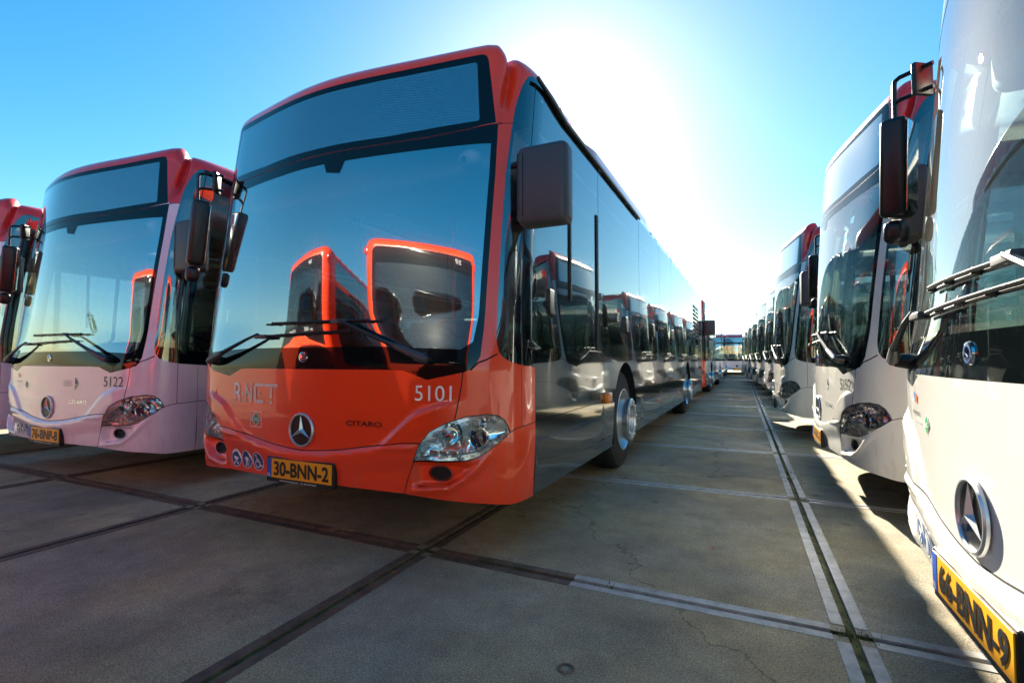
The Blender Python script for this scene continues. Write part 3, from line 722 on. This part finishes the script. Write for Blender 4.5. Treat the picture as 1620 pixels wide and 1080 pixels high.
def plate_text(txt):
    V, F = text2d(txt, .086, .03, .80); a = V[:, 0].max()-V[:, 0].min(); V[:, 0] *= .44/a
    me = mesh_from('plate_number', [(x+.02, PLY-.001, .420+z) for x, z in V], F, M['black_txt'])
    return me
def flat_text(name, txt, size, x, z, m, width=None, bold=0, y=None):
    V, F = text2d(txt, size, bold)
    if width: V[:, 0] *= width/(V[:, 0].max()-V[:, 0].min())
    return mesh_from(name, [(x+a, (PLY if y is None else y)-.001, z+b) for a, b in V], F, m)
NLT = flat_text('country_code', 'NL', .020, -.241, .380, M['white_txt'], .026, .01)
DEALER = flat_text('dealer_line', 'WWW.EVOBUS.NL  Tel. 033-2474347', .009, 0, .351, M['white_txt'], .30, .01)
# pictogram discs
def pictos():
    out = []
    for k, s0 in enumerate((-.625, -.508, -.388)):
        polys = [(ell(0, 0, .056, .058, 32), 0, 0), (ell(0, 0, .052, .054, 32), 1, .0004)]
        st = lambda pl, w_: [(q, 0, .0009+.0002*i) for i, q in enumerate(stroke2d(pl, w_))]
        if k == 0:
            polys += [([(-.03, .012), (-.022, -.008), (0, -.014), (.02, -.006), (.028, .012)], 0, .0009), ([(-.03, .014), (-.004, .014), (-.006, .036), (-.02, .030)], 0, .0011)]
            polys += st([(.026, .012), (.038, .022)], .005)+st([(-.012, -.014), (.014, -.030)], .004)+st([(.010, -.014), (-.016, -.030)], .004)+[(ell(-.018, -.034, .008, .008, 12), 0, .0018), (ell(.018, -.034, .008, .008, 12), 0, .0018)]
        elif k == 1:
            polys += [(ell(0, .034, .008, .008, 12), 0, .0009), ([(-.013, .023), (.013, .023), (.010, -.008), (-.010, -.008)], 0, .001)]
            polys += st([(-.006, -.008), (-.010, -.042)], .008)+st([(.006, -.008), (.010, -.042)], .008)+st([(-.013, .020), (-.022, -.004)], .006)+st([(.013, .020), (.022, -.002)], .006)+st([(.023, -.002), (.026, -.040)], .002)
        else:
            polys += [(ell(-.012, .036, .007, .007, 12), 0, .0009)]
            polys += st([(-.010, .024), (-.006, -.002), (.014, -.002), (.024, -.028), (.034, -.024)], .008)+st([(-.008, .012), (.012, .012)], .005)
            polys += st([(-.004+.024*cos(t), -.016+.022*sin(t)) for t in np.linspace(1.9, 6.0, 12)], .005)
        out.append(decal('accessibility_symbol', polys, None, s0, .437, .002, [M['white_txt'], M['blue']]))
    return out
PICTO = pictos()
CITARO = text_decal('model_lettering', 'CITARO', .45, .713, .030, M['chrome'], .012, 1.6, .004)
# CNG diamond
def cng(s0, h0, frame=True, sc_=1.):
    polys = []
    if frame: polys += [([(-.058, -.050), (.058, -.050), (.058, -.046), (-.058, -.046)], 0, 0), ([(-.058, .046), (.058, .046), (.058, .050), (-.058, .050)], 0, 0), ([(-.058, -.05), (-.054, -.05), (-.054, .05), (-.058, .05)], 0, 0), ([(.054, -.05), (.058, -.05), (.058, .05), (.054, .05)], 0, 0)]
    polys += [([(0, -.044*sc_), (.052*sc_, 0), (0, .044*sc_), (-.052*sc_, 0)], 0, .0003), ([(0, -.039*sc_), (.046*sc_, 0), (0, .039*sc_), (-.046*sc_, 0)], 1, .0008)]
    a = decal('gas_diamond_sticker', polys, None, s0, h0, .002, [M['white_txt'], M['green']])
    b = text_decal('sticker_lettering', 'CNG', s0, h0, .022*sc_, M['white_txt'], .015, 1.1, .0055)
    return a, b
CNG_R = cng(-.425, .695); CNG_W = cng(-.455, .842, False, .8)
def rnet():
    t = .018; P_ = []
    def st(pl, mi=0): P_.extend([(q, mi, .0) for q in stroke2d(pl, t)])
    def dot(x, y, mi=0): P_.append(([(x-t/2, y-t/2), (x+t/2, y-t/2), (x+t/2, y+t/2), (x-t/2, y+t/2)], mi, 0))
    a, b = -.052, .052
    st([(-.235, a+.03), (-.235, b), (-.205, b), (-.19, b-.012), (-.185, b-.03), (-.195, .0), (-.215, -.004)]); st([(-.205, -.004), (-.185, -.03), (-.18, a)]); dot(-.235, a)
    dot(-.148, -.006, 1)
    st([(-.115, b), (-.115, a+.03)], 1); dot(-.115, a, 1); st([(-.112, b-.01), (-.062, a+.012)], 1); st([(-.055, a), (-.055, b-.032)], 1); dot(-.055, b, 1)
    st([(.065, b), (-.002, b), (-.012, b-.012), (-.012, a+.012), (-.002, a), (.065, a)], 1); dot(.03, 0, 1)
    st([(.09, b), (.20, b)], 1); st([(.148, b), (.148, a+.035)], 1); dot(.148, a, 1)
    return decal('network_lettering', P_, None, -.425, .858, .0025, [M['white_txt'], M['grey_txt']])
RNET = rnet()
def ebs(s0, h0, text=True):
    polys = [([(0, .055), (.045, .003), (0, -.008)], 0, 0), ([(0, -.055), (.045, .0), (.02, -.012), (0, -.03)], 1, 0), ([(0, -.026), (.018, -.010), (0, -.010)], 2, .0003)]
    return decal('operator_arrow', polys, None, s0, h0, .0025, [M['blue'], M['green'], M['plate']])
EBSA = ebs(.405, .868)
EBST = text_decal('operator_lettering', 'EBS', .30, .868, .055, M['grey_txt'], .0, 1.0)
REG1 = text_decal('region_lettering', 'METROPOOLREGIO', -.635, .868, .014, M['black_txt'], .008, .85)
REG2 = text_decal('region_lettering', 'ROTTERDAM DEN HAAG', -.62, .838, .011, M['grey_txt'], .008, .85)
REGF = decal('region_mark', [([(-.03, -.016), (.0, -.02), (-.004, .016), (-.03, .02)], 0, 0), ([(.0, -.02), (.03, -.022), (.034, .006), (-.004, .016)], 1, 0)], None, -.65, .925, .002, [M['euroblue'], M['amber']])
REAR_TXT = [('NGT', SMAX-.40, 1.57, .06, 1.4), ('hybrid', SMAX-.66, 1.56, .045, 1.0), ('CITARO', -(SMAX-.45), 1.57, .055, 1.7)]

# ------------------------------------------------------------------ bus assembly
def put(parent, name, mesh, m=None, label=None):
    if mesh is None: return None
    o = link(name, mesh, parent)
    if m is not None:
        ms = m if isinstance(m, list) else [m]
        for i, q in enumerate(ms):
            o.material_slots[i].link = 'OBJECT'; o.material_slots[i].material = q
    return o
def make_bus(name, loc, rz, livery, label, group=None, plate=None, number=None, detail=2, extras=(), numside=True):
    """detail 2: everything; 1: no seats and small marks; livery: dict of materials"""
    b = bpy.data.objects.new(name, None); C.objects.link(b); b.empty_display_size = .3
    b.location = (loc[0], loc[1], 0); b.rotation_euler = (0, 0, rz); tag(b, label, 'bus', group)
    body, cap, flank, ws = livery['body'], livery['cap'], livery['flank'], livery.get('ws', M['ws'])
    put(b, 'hood', MESH['hood'], body); put(b, 'bumper', MESH['bumper'], body); put(b, 'roof_cap', MESH['roof_cap'], cap)
    put(b, 'side_panel', MESH['side_panel'], flank); put(b, 'rear_panel', MESH['rear_panel'], livery.get('rear', body)); put(b, 'roof', MESH['roof'], flank)
    put(b, 'underbody', MESH['underbody'])
    wsn = put(b, 'windscreen', MESH['windscreen'], ws); put(wsn, 'windscreen_border', MESH['windscreen_border'])
    dd = put(b, 'destination_display', MESH['destination_display']); put(dd, 'led_panel', MESH['led_panel'])
    put(b, 'side_glass_border', MESH['side_glass_border']); rw = put(b, 'rear_window', MESH['rear_window']); put(rw, 'rear_window_border', MESH['rear_window_border'])
    for t in 'LR':
        put(b, 'corner_panel', MESH['corner_panel'+t], body); put(b, 'windscreen_pillar', MESH['windscreen_pillar'+t], body)
        h = put(b, 'headlight', MESH['headlight'+t]); sg = 1 if t == 'L' else -1
        put(h, 'headlight_cover', MESH['headlight_cover'+t])
        for k in ('bowl', 'projector_ring', 'projector_lens', 'indicator_lamp', 'daytime_lamp'): put(h, HL[sg][k].name.split('.')[0], HL[sg][k])
        put(b, 'fog_lamp', FOG[sg])
        put(b, 'corner_window', MESH['corner_window'+t])
        for i in range(len(WINS)): put(b, 'side_window', MESH['window%d' % i+t])
        [put(b, 'rear_lamp', MESH['rearlamp%d%d' % (sg, iz)]) for iz in range(3)]
    for (c, a, bb, r) in ARCHES:
        vc = float(np.interp(c, TS, TV))
        for sg in (1, -1):
            wz = bpy.data.objects.new('wheel', WHEEL[0]); C.objects.link(wz); wz.parent = b
            wz.location = (sg*1.105, vc, .482); wz.rotation_euler = (random.random()*.6 if sg > 0 else 0, 0, 0 if sg > 0 else pi)
            put(wz, 'rim', WHEEL[1]); put(wz, 'nut_ring', WHEEL[2]); put(wz, 'hub', WHEEL[3])
    st = put(b, 'star_emblem', STAR[0]); put(st, 'emblem_disc', STAR[1])
    put(b, 'wiper', MESH['wiper1']); put(b, 'wiper', MESH['wiper2'])
    mr = bpy.data.objects.new('side_mirror', MIR[0]); C.objects.link(mr); mr.parent = b; mr.location = (1.292, .36, 2.0)
    put(mr, 'mirror_glass', MIR[1]); put(mr, 'mirror_arm', MIR[2])
    m2 = put(b, 'hanging_mirror', MIR[3]); put(m2, 'mirror_glass', MIR[4]); put(m2, 'mirror_arm', MIR[5])
    put(b, 'air_grille', MESH['louvre']); put(b, 'window_bar', MESH['winbar']); put(b, 'window_bar', MESH['winbar2'])
    put(b, 'dashboard', MESH['dashboard']); put(b, 'ceiling_panel', MESH['ceiling'])
    p = put(b, 'licence_plate', PLATE)
    if plate: put(p, 'plate_number', plate_text(plate)); put(p, 'country_code', NLT); put(p, 'dealer_line', DEALER)
    if detail > 1:
        put(b, 'rain_gutter', MESH['gutter']); put(b, 'round_badge', MESH['badge'])
        put(b, 'steering_wheel', MESH['steering']); put(b, 'driver_seat', MESH['driver_seat']); put(b, 'cab_partition', MESH['cab_partition']); [put(b, 'grab_rail', MESH['rail%d' % i]) for i in range(3)]; put(b, 'dome_camera', MESH['dome'])
        for q in PICTO: put(b, 'accessibility_symbol', q)
        put(b, 'model_lettering', CITARO, livery.get('model', M['chrome'])); put(b, 'side_indicator', MESH['side_marker']); [put(b, 'side_marker_lamp', MESH['side_marker2%d' % i]) for i in range(2)]
        for i in range(7):
            for x in (-.95, -.48, .48, .95):
                s = put(b, 'seat', MESH['seat']); s.location = (x, 2.6+i*.85, .88)
    if number: put(b, 'fleet_number', text_decal('fleet_number', number, .878, .890, .082, M['white_txt'], .0, None), livery.get('num', M['black_txt']))
    return b
RED = dict(body=M['red'], cap=M['red'], flank=M['gray'], num=M['white_txt'], model=M['black'])
ALLRED = dict(body=M['red'], cap=M['red'], flank=M['red'], num=M['white_txt'])
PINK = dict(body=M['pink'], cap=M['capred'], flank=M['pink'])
WHITE = dict(body=M['white'], cap=M['capred'], flank=M['white'], ws=M['wsclear'])
WHITED = dict(body=M['white'], cap=M['capred'], flank=M['white'], ws=M['wsdirty'])

# ---- left-hand row, fronts towards the camera
r0 = make_bus('city_bus', (-2.378, 2.088), 0, RED, 'red-orange bus with dark grey flank, number 5101 and plate 30-BNN-2', 'buses parked in the left rows', '30-BNN-2', '5101')
put(r0, 'network_lettering', RNET); c_ = put(r0, 'gas_sticker', CNG_R[0]); put(c_, 'sticker_lettering', CNG_R[1])
put(r0, 'roof_unit', MESH['pod1']); put(r0, 'tank_cover', MESH['pod2'])
def white_marks(b):
    put(b, 'operator_arrow', EBSA); put(b, 'region_mark', REGF); put(b, 'region_lettering', REG1); put(b, 'region_lettering', REG2)
    c_ = put(b, 'gas_sticker', CNG_W[0]); put(c_, 'sticker_lettering', CNG_W[1])
r1 = make_bus('city_bus', (-5.548, 2.155), 0, PINK, 'pink-tinted white bus with red roof cap, number 5122 and plate 76-BNP-8', 'buses parked in the left rows', '76-BNP-8', '5122')
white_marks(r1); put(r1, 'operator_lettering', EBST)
r2 = make_bus('city_bus', (-8.72, 2.14), 0, PINK, 'pink-tinted white bus with red roof cap cut off by the left edge of the photo', 'buses parked in the left rows', None, None, 1)
r3 = make_bus('city_bus', (-2.40, 15.0), 0, RED, 'red bus standing nose-on right behind the tail of the red bus 5101', 'buses parked in the left rows', None, None, 1)
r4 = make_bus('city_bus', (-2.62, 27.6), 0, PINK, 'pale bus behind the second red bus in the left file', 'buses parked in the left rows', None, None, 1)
# ---- end of the yard
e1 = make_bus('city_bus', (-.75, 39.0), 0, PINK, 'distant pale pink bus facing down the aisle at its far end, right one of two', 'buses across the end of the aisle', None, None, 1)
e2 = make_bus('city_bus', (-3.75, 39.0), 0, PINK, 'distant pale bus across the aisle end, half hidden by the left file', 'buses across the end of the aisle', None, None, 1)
# ---- right-hand row, fronts towards the aisle (-X)
row = [(.503, 1.712, WHITED, '66-BNN-9', None, 'white bus with plate 66-BNN-9 cut off by the right edge of the photo', 2),
       (.528, 5.133, WHITE, '74-BNN-3', '5152', 'white bus with fleet number 5152 and a red roof cap', 2),
       (.33, 8.88, WHITE, '78-BNN-5', '5132', 'white bus next beyond the one numbered 5152', 2),
       (.35, 14.5, WHITE, None, None, 'fourth white bus in the right-hand row, beyond the gap', 1),
       (.20, 17.7, WHITE, None, None, 'white bus fifth in the right-hand row', 1),
       (.05, 20.9, WHITE, None, None, 'white bus sixth in the right-hand row', 1),
       (-.10, 24.1, WHITE, None, None, 'white bus seventh in the right-hand row', 1),
       (-.25, 27.3, WHITE, None, None, 'white bus eighth in the right-hand row', 1),
       (-.42, 33.6, WHITE, None, None, 'white bus farthest along the right-hand row', 1)]
RB = []
for x, y, lv, pl, nm, lb, dt in row:
    q = make_bus('city_bus', (x, y), -pi/2, lv, lb, 'white buses parked in the right-hand row', pl, nm, dt); RB.append(q)
    if dt > 1: white_marks(q)
# ---- row behind the camera, tails towards it, seen mirrored in the windscreens
for x, y, nm, lb in [(-2.0, -.42, '5117', 'red bus tail numbered 5117, mirrored in the windscreen of the red bus'), (-5.65, -.55, '5164', 'red bus tail numbered 5164, mirrored beside the other tail')]:
    q = make_bus('city_bus', (x, y-LEN), 0, ALLRED, lb, 'red buses parked tail to tail behind the photographer', None, None, 1)
    for t, s0, h0, sz, sq in REAR_TXT+[(nm, SMAX-.45, 2.60, .07, .9)]:
        put(q, 'tail_lettering', text_decal('tail_lettering', t, s0 if s0 > 0 else s0, h0, sz, M['grey_txt'], .01, sq, .004))

# ------------------------------------------------------------------ ground
def ground_mat():
    m = bpy.data.materials.new('concrete_slabs'); m.use_nodes = True; n = m.node_tree; b = n.nodes['Principled BSDF']; L = n.links.new
    tc = n.nodes.new('ShaderNodeTexCoord')
    def noise(sc_, det, rg=.6):
        z = n.nodes.new('ShaderNodeTexNoise'); z.inputs['Scale'].default_value = sc_; z.inputs['Detail'].default_value = det; z.inputs['Roughness'].default_value = rg; L(tc.outputs['Object'], z.inputs['Vector']); return z
    def ramp(src, a, ca, b_, cb):
        r = n.nodes.new('ShaderNodeValToRGB'); r.color_ramp.elements[0].position = a; r.color_ramp.elements[0].color = (*ca, 1); r.color_ramp.elements[1].position = b_; r.color_ramp.elements[1].color = (*cb, 1); L(src, r.inputs[0]); return r
    def mul(a, b_, f=1., bt='MULTIPLY'):
        x = n.nodes.new('ShaderNodeMix'); x.data_type = 'RGBA'; x.blend_type = bt; x.inputs[0].default_value = f; L(a, x.inputs[6]); L(b_, x.inputs[7]); return x.outputs[2]
    big = noise(.55, 5); c = ramp(big.outputs[0], .3, (.19, .168, .125), .7, (.44, .385, .27)).outputs[0]
    mid = noise(3.5, 6, .7); c = mul(c, ramp(mid.outputs[0], .3, (.72, .71, .70), .7, (1.22, 1.22, 1.2)).outputs[0])
    fine = noise(150, 3, .8); c = mul(c, ramp(fine.outputs[0], .35, (.45, .45, .45), .65, (1.55, 1.53, 1.5)).outputs[0])
    vo = n.nodes.new('ShaderNodeTexVoronoi'); vo.inputs['Scale'].default_value = 90; L(tc.outputs['Object'], vo.inputs['Vector'])
    sp = ramp(vo.outputs['Distance'], .10, (2.2, 2.1, 1.9), .17, (1, 1, 1)).outputs[0]; c = mul(c, sp, .75)
    v2 = n.nodes.new('ShaderNodeTexVoronoi'); v2.inputs['Scale'].default_value = 2.4; L(tc.outputs['Object'], v2.inputs['Vector'])
    c = mul(c, ramp(v2.outputs['Distance'], .04, (.45, .44, .42), .10, (1, 1, 1)).outputs[0], .7)
    st = noise(1.1, 7, .75); c = mul(c, ramp(st.outputs[0], .56, (1, 1, 1), .70, (.42, .41, .40)).outputs[0], .8)
    v3 = n.nodes.new('ShaderNodeTexVoronoi'); v3.feature = 'DISTANCE_TO_EDGE'; v3.inputs['Scale'].default_value = .33
    nw = noise(2.2, 5); va = n.nodes.new('ShaderNodeVectorMath'); va.operation = 'MULTIPLY_ADD'; va.inputs[1].default_value = (.7, .7, .7); L(nw.outputs['Color'], va.inputs[0]); L(tc.outputs['Object'], va.inputs[2]); L(va.outputs[0], v3.inputs['Vector'])
    c = mul(c, ramp(v3.outputs['Distance'], .0008, (.25, .24, .22), .0025, (1, 1, 1)).outputs[0], .7)
    warm = noise(.8, 4); c = mul(c, ramp(warm.outputs[0], .42, (.95, .97, 1.0), .62, (1.22, 1.12, .88)).outputs[0])
    L(c, b.inputs['Base Color']); b.inputs['Roughness'].default_value = .82
    bp = n.nodes.new('ShaderNodeBump'); bp.inputs['Strength'].default_value = .9; bp.inputs['Distance'].default_value = .004; L(fine.outputs[0], bp.inputs['Height']); L(bp.outputs[0], b.inputs['Normal'])
    return m
GM = ground_mat()
X0, Y0, SH = .345, 2.33, -.011          # slab joint crossing nearest the camera, and the skew of the long joints
def gx(x, y): return x+SH*(y-Y0)
bm = bmesh.new()
gv = [bm.verts.new((x, y, -.02)) for x, y in ((-900, -900), (900, -900), (900, 900), (-900, 900))]; bm.faces.new(gv)
g = link('ground', bm_mesh('ground', bm, GM, False)); tag(g, kind='structure')
# slabs: separate tiles, each with a slight height change, between steel edged joints
XL = [X0+2.0*i for i in range(-8, 4)]; YL = [Y0+2.06*i for i in range(-6, 20)]
bm = bmesh.new(); hw = .017
for i in range(len(XL)-1):
    for j in range(len(YL)-1):
        z = random.uniform(-.0015, .0015)
        q = []
        for (x, y) in ((XL[i]+hw, YL[j]+hw), (XL[i+1]-hw, YL[j]+hw), (XL[i+1]-hw, YL[j+1]-hw), (XL[i]+hw, YL[j+1]-hw)): q.append(bm.verts.new((gx(x, y), y, z)))
        bm.faces.new(q)
pv = link('concrete_pavement', bm_mesh('concrete_pavement', bm, GM, False)); tag(pv, kind='structure')
def strip_mat(name, c0, c1, rough):
    m = mat(name, c0, rough, var=0); n = m.node_tree; b = n.nodes['Principled BSDF']
    tc = n.nodes.new('ShaderNodeTexCoord'); z = n.nodes.new('ShaderNodeTexNoise'); z.inputs['Scale'].default_value = 9; z.inputs['Detail'].default_value = 8; z.inputs['Roughness'].default_value = .75
    n.links.new(tc.outputs['Object'], z.inputs['Vector']); r = n.nodes.new('ShaderNodeValToRGB'); r.color_ramp.elements[0].position = .35; r.color_ramp.elements[0].color = (*c0, 1); r.color_ramp.elements[1].position = .65; r.color_ramp.elements[1].color = (*c1, 1)
    n.links.new(z.outputs[0], r.inputs[0]); n.links.new(r.outputs[0], b.inputs['Base Color']); return m
M['strip'] = strip_mat('worn_steel_edge', (.26, .25, .23), (.50, .49, .46), .55)
M['rust'] = strip_mat('rusty_steel_edge', (.075, .050, .034), (.19, .125, .080), .7)
M['joint'] = strip_mat('joint_dirt', (.035, .030, .018), (.21, .19, .05), .95)
def strips(name, segs, m, wd=.046, gap=.017, z0=.0042, z1=.009):
    """steel angle edges either side of a joint: real 5 mm proud bars"""
    bm = bmesh.new()
    for (x0, y0, x1, y1) in segs:
        for sd_ in (1, -1):
            if abs(x1-x0) > abs(y1-y0):
                a = (min(x0, x1), y0+(gap if sd_ > 0 else -gap-wd)); b_ = (max(x0, x1), a[1]+wd)
            else:
                a = (x0+(gap if sd_ > 0 else -gap-wd), min(y0, y1)); b_ = (a[0]+wd, max(y0, y1))
            vs = []
            for zz in (-.015, z0):
                for (x, y) in ((a[0], a[1]), (b_[0], a[1]), (b_[0], b_[1]), (a[0], b_[1])): vs.append(bm.verts.new((gx(x, y), y, zz)))
            for f in ((4, 5, 6, 7), (0, 4, 7, 3), (1, 2, 6, 5), (0, 1, 5, 4), (3, 7, 6, 2)): bm.faces.new([vs[k] for k in f])
    o = link(name, bm_mesh(name, bm, m, False)); tag(o, kind='structure'); return o
light, dark = [], []
for x in XL:
    for j in range(len(YL)-1):
        seg = (x, YL[j]+.07, x, YL[j+1]-.07)
        (light if x > .2 else dark).append(seg)
for y in YL:
    for i in range(len(XL)-1):
        seg = (XL[i]+.07, y, XL[i+1]-.07, y)
        (light if (XL[i] > -1.8 and (y > 3 or XL[i] > .2)) else dark).append(seg)
# the near cross joint turns from rust to bare steel along its length
y = Y0; k = [q for q in dark if abs(q[1]-Y0) < .01 and abs(q[0]-(XL[7]+.07)) < .05]
for q in k:
    dark.remove(q); xm = q[0]+.8; dark.append((q[0], y, xm, y)); light.append((xm, y, q[2], y))
strips('steel_joint_edges', light, M['strip'])
strips('rusty_joint_edges', dark, M['rust'])
bm = bmesh.new()
for x in XL:
    vs = [bm.verts.new((gx(x+dx, yy), yy, -.008)) for dx, yy in ((-.03, YL[0]), (.03, YL[0]), (.03, YL[-1]), (-.03, YL[-1]))]; bm.faces.new(vs)
for y in YL:
    vs = [bm.verts.new((gx(xx, y+dy), y+dy, -.012)) for xx, dy in ((XL[0], -.03), (XL[-1], -.03), (XL[-1], .03), (XL[0], .03))]; bm.faces.new(vs)
o = link('joint_dirt', bm_mesh('joint_dirt', bm, M['joint'], False)); tag(o, kind='structure')
# moss and grass in the joints
M['grass'] = mat('joint_grass', (.06, .09, .015), .8, var=.4, bscale=30)
M['drygrass'] = mat('dry_grass', (.30, .22, .12), .8, var=.3)
bm = bmesh.new()
def blade(x, y, l, mi=0, z=0):
    t = random.uniform(0, 2*pi); lean = random.uniform(.2, .9)*l; w2 = random.uniform(.0008, .002)
    dx, dy = cos(t), sin(t); px, py = -dy*w2, dx*w2
    a = bm.verts.new((x-px, y-py, z)); b = bm.verts.new((x+px, y+py, z)); c = bm.verts.new((x+dx*lean*.5+px*.7, y+dy*lean*.5+py*.7, z+l*.6)); d = bm.verts.new((x+dx*lean*.5-px*.7, y+dy*lean*.5-py*.7, z+l*.6)); e = bm.verts.new((x+dx*lean, y+dy*lean, z+l*.75))
    for f in (bm.faces.new((a, b, c, d)), bm.faces.new((d, c, e))): f.material_index = mi
tufts = [(gx(X0, Y0), Y0, 90, .05), (gx(X0, 5.1), 5.1, 60, .04), (gx(X0, 5.35), 5.35, 40, .04), (gx(X0, 6.9), 6.9, 40, .04), (-1.28, Y0-.0, 30, .02), (-1.1, Y0, 25, .02), (-.6, Y0, 20, .015), (gx(X0, 3.6), 3.6, 30, .015)]
for x, y, n_, s_ in tufts:
    for _ in range(n_): blade(x+random.gauss(0, s_), y+random.gauss(0, .018 if abs(y-Y0) < .01 else s_), random.uniform(.01, .045), 0, -.008)
for j in range(1500):
    if random.random() < .5: x = random.uniform(-4, 1.2); y = Y0+random.uniform(-.02, .02)
    else:
        y = random.uniform(.9, 8); x = gx(random.choice((X0, X0, X0-2, X0-2)), y)+random.uniform(-.02, .02)
    blade(x, y, random.uniform(.004, .016), 0, -.008)
gr = link('joint_weeds', bm_mesh('joint_weeds', bm, [M['grass'], M['drygrass']], False)); tag(gr, 'short green weeds growing in the joints between the slabs', 'weeds', kind='stuff')

# ------------------------------------------------------------------ small things on the ground
bm = bmesh.new(); add_lathe(bm, [(.0, .030), (.004, .028), (.004, .021), (-.012, .019), (-.012, .0001)], 24, 'y')
for v in bm.verts: v.co = Vector((v.co.x, v.co.z, v.co.y))
o = link('lifting_eye', bm_mesh('lifting_eye', bm, M['rust'])); o.location = (-.585, 1.66, .002); tag(o, 'small rusty lifting eye sunk in the concrete slab at the bottom', 'fitting')
bm = bmesh.new()
for i in range(16):
    a = random.uniform(0, 2*pi); l = random.uniform(.04, .11); c0 = Vector((random.gauss(0, .03), random.gauss(0, .012), random.uniform(.003, .018)))
    p = [c0]; 
    for q in range(4): a += random.uniform(-.6, .6); p.append(p[-1]+Vector((cos(a)*l/4*1.4, sin(a)*l/4*.6, random.uniform(-.004, .005))))
    add_tube(bm, p, .0013, 4)
o = link('dry_twig', bm_mesh('dry_twig', bm, M['drygrass'])); o.location = (-2.28, 2.37, .004); tag(o, 'tangle of dry straw caught on the dark slab joint', 'straw')
bm = bmesh.new()
for i in range(260):
    x, y = random.uniform(-5, 1.5), random.uniform(.6, 7); r = random.choice((.002, .003, .003, .004, .006)); t = random.uniform(0, 6)
    q = bmesh.ops.create_icosphere(bm, subdivisions=1, radius=r, matrix=Matrix.Translation((x, y, r*.4)) @ Matrix.Rotation(t, 4, 'Z') @ Matrix.Diagonal((1, .7, .5, 1)))
o = link('loose_grit', bm_mesh('loose_grit', bm, M['strip'])); tag(o, 'loose grit scattered over the slabs', 'grit', kind='stuff')
M['leaf'] = mat('fallen_leaf', (.45, .13, .03), .7)
for i, (x, y, lb) in enumerate([(-1.62, 2.02, 'orange fallen leaf beside the dark joint left of centre'), (-.2, 3.05, 'brown fallen leaf on the slab between the buses')]):
    bm = bmesh.new(); pts = [(-.02, 0, 0), (-.008, .008, .004), (.008, .009, .006), (.02, .001, .002), (.008, -.007, .006), (-.008, -.008, .003)]
    bm.faces.new([bm.verts.new(p) for p in pts]); o = link('fallen_leaf', bm_mesh('fallen_leaf', bm, M['leaf'], False)); o.location = (x, y, .004); o.rotation_euler = (0, 0, i*2.1); tag(o, lb, 'leaf')

# ------------------------------------------------------------------ what stands behind the photographer (mirrored in the glass)
M['bark'] = mat('bark', (.08, .06, .045), .9)
M['foliage'] = mat('foliage', (.045, .085, .02), .7, var=.5, bscale=1.2)
def tree(x, y, h, lb):
    t = bpy.data.objects.new('tree', None); C.objects.link(t); t.location = (x, y, 0); tag(t, lb, 'tree', 'trees behind the yard')
    bm = bmesh.new(); add_tube(bm, [(0, 0, -.1), (.1, 0, h*.3), (0, .1, h*.7)], [.22, .17, .06], 10)
    for k in range(6):
        a = k*1.1; add_tube(bm, [(.05, 0, h*(.28+.05*k)), (cos(a)*h*.18, sin(a)*h*.18, h*(.5+.05*k))], [.07, .02], 6)
    link('trunk', bm_mesh('trunk', bm, M['bark']), t)
    V, F = [], []
    cl = [(random.gauss(0, h*.17), random.gauss(0, h*.17), h*random.uniform(.4, .95), h*random.uniform(.07, .14)) for _ in range(26)]
    for cx, cy_, cz, r in cl:
        for _ in range(90):
            d = Vector((random.gauss(0, 1), random.gauss(0, 1), random.gauss(0, .8))).normalized()*r*random.uniform(.6, 1.1); c0 = Vector((cx, cy_, cz))+d
            a = Vector((random.gauss(0, 1), random.gauss(0, 1), random.gauss(0, 1))).normalized()*.16; b = a.orthogonal().normalized()*.1; i = len(V)
            V += [c0-a, c0+b, c0+a, c0-b]; F.append((i, i+1, i+2, i+3))
    link('crown', mesh_from('crown', V, F, M['foliage']), t)
for i, (x, y, h, lb) in enumerate([(-30, -34, 8, 'green tree mirrored at the left end of the pink-tinted bus windscreen'), (-38, -30, 7, 'smaller tree left of the mirrored one'), (-8, -46, 9, 'broad tree far behind the mirrored bus tails'), (6, -44, 7, 'tree behind the yard on the right')]): tree(x, y, h, lb)
make_bus('city_bus', (-17.5, -20.0), -pi/2, WHITE, 'cream bus standing crossways far behind, mirrored in the pink-tinted bus', None, None, None, 1)
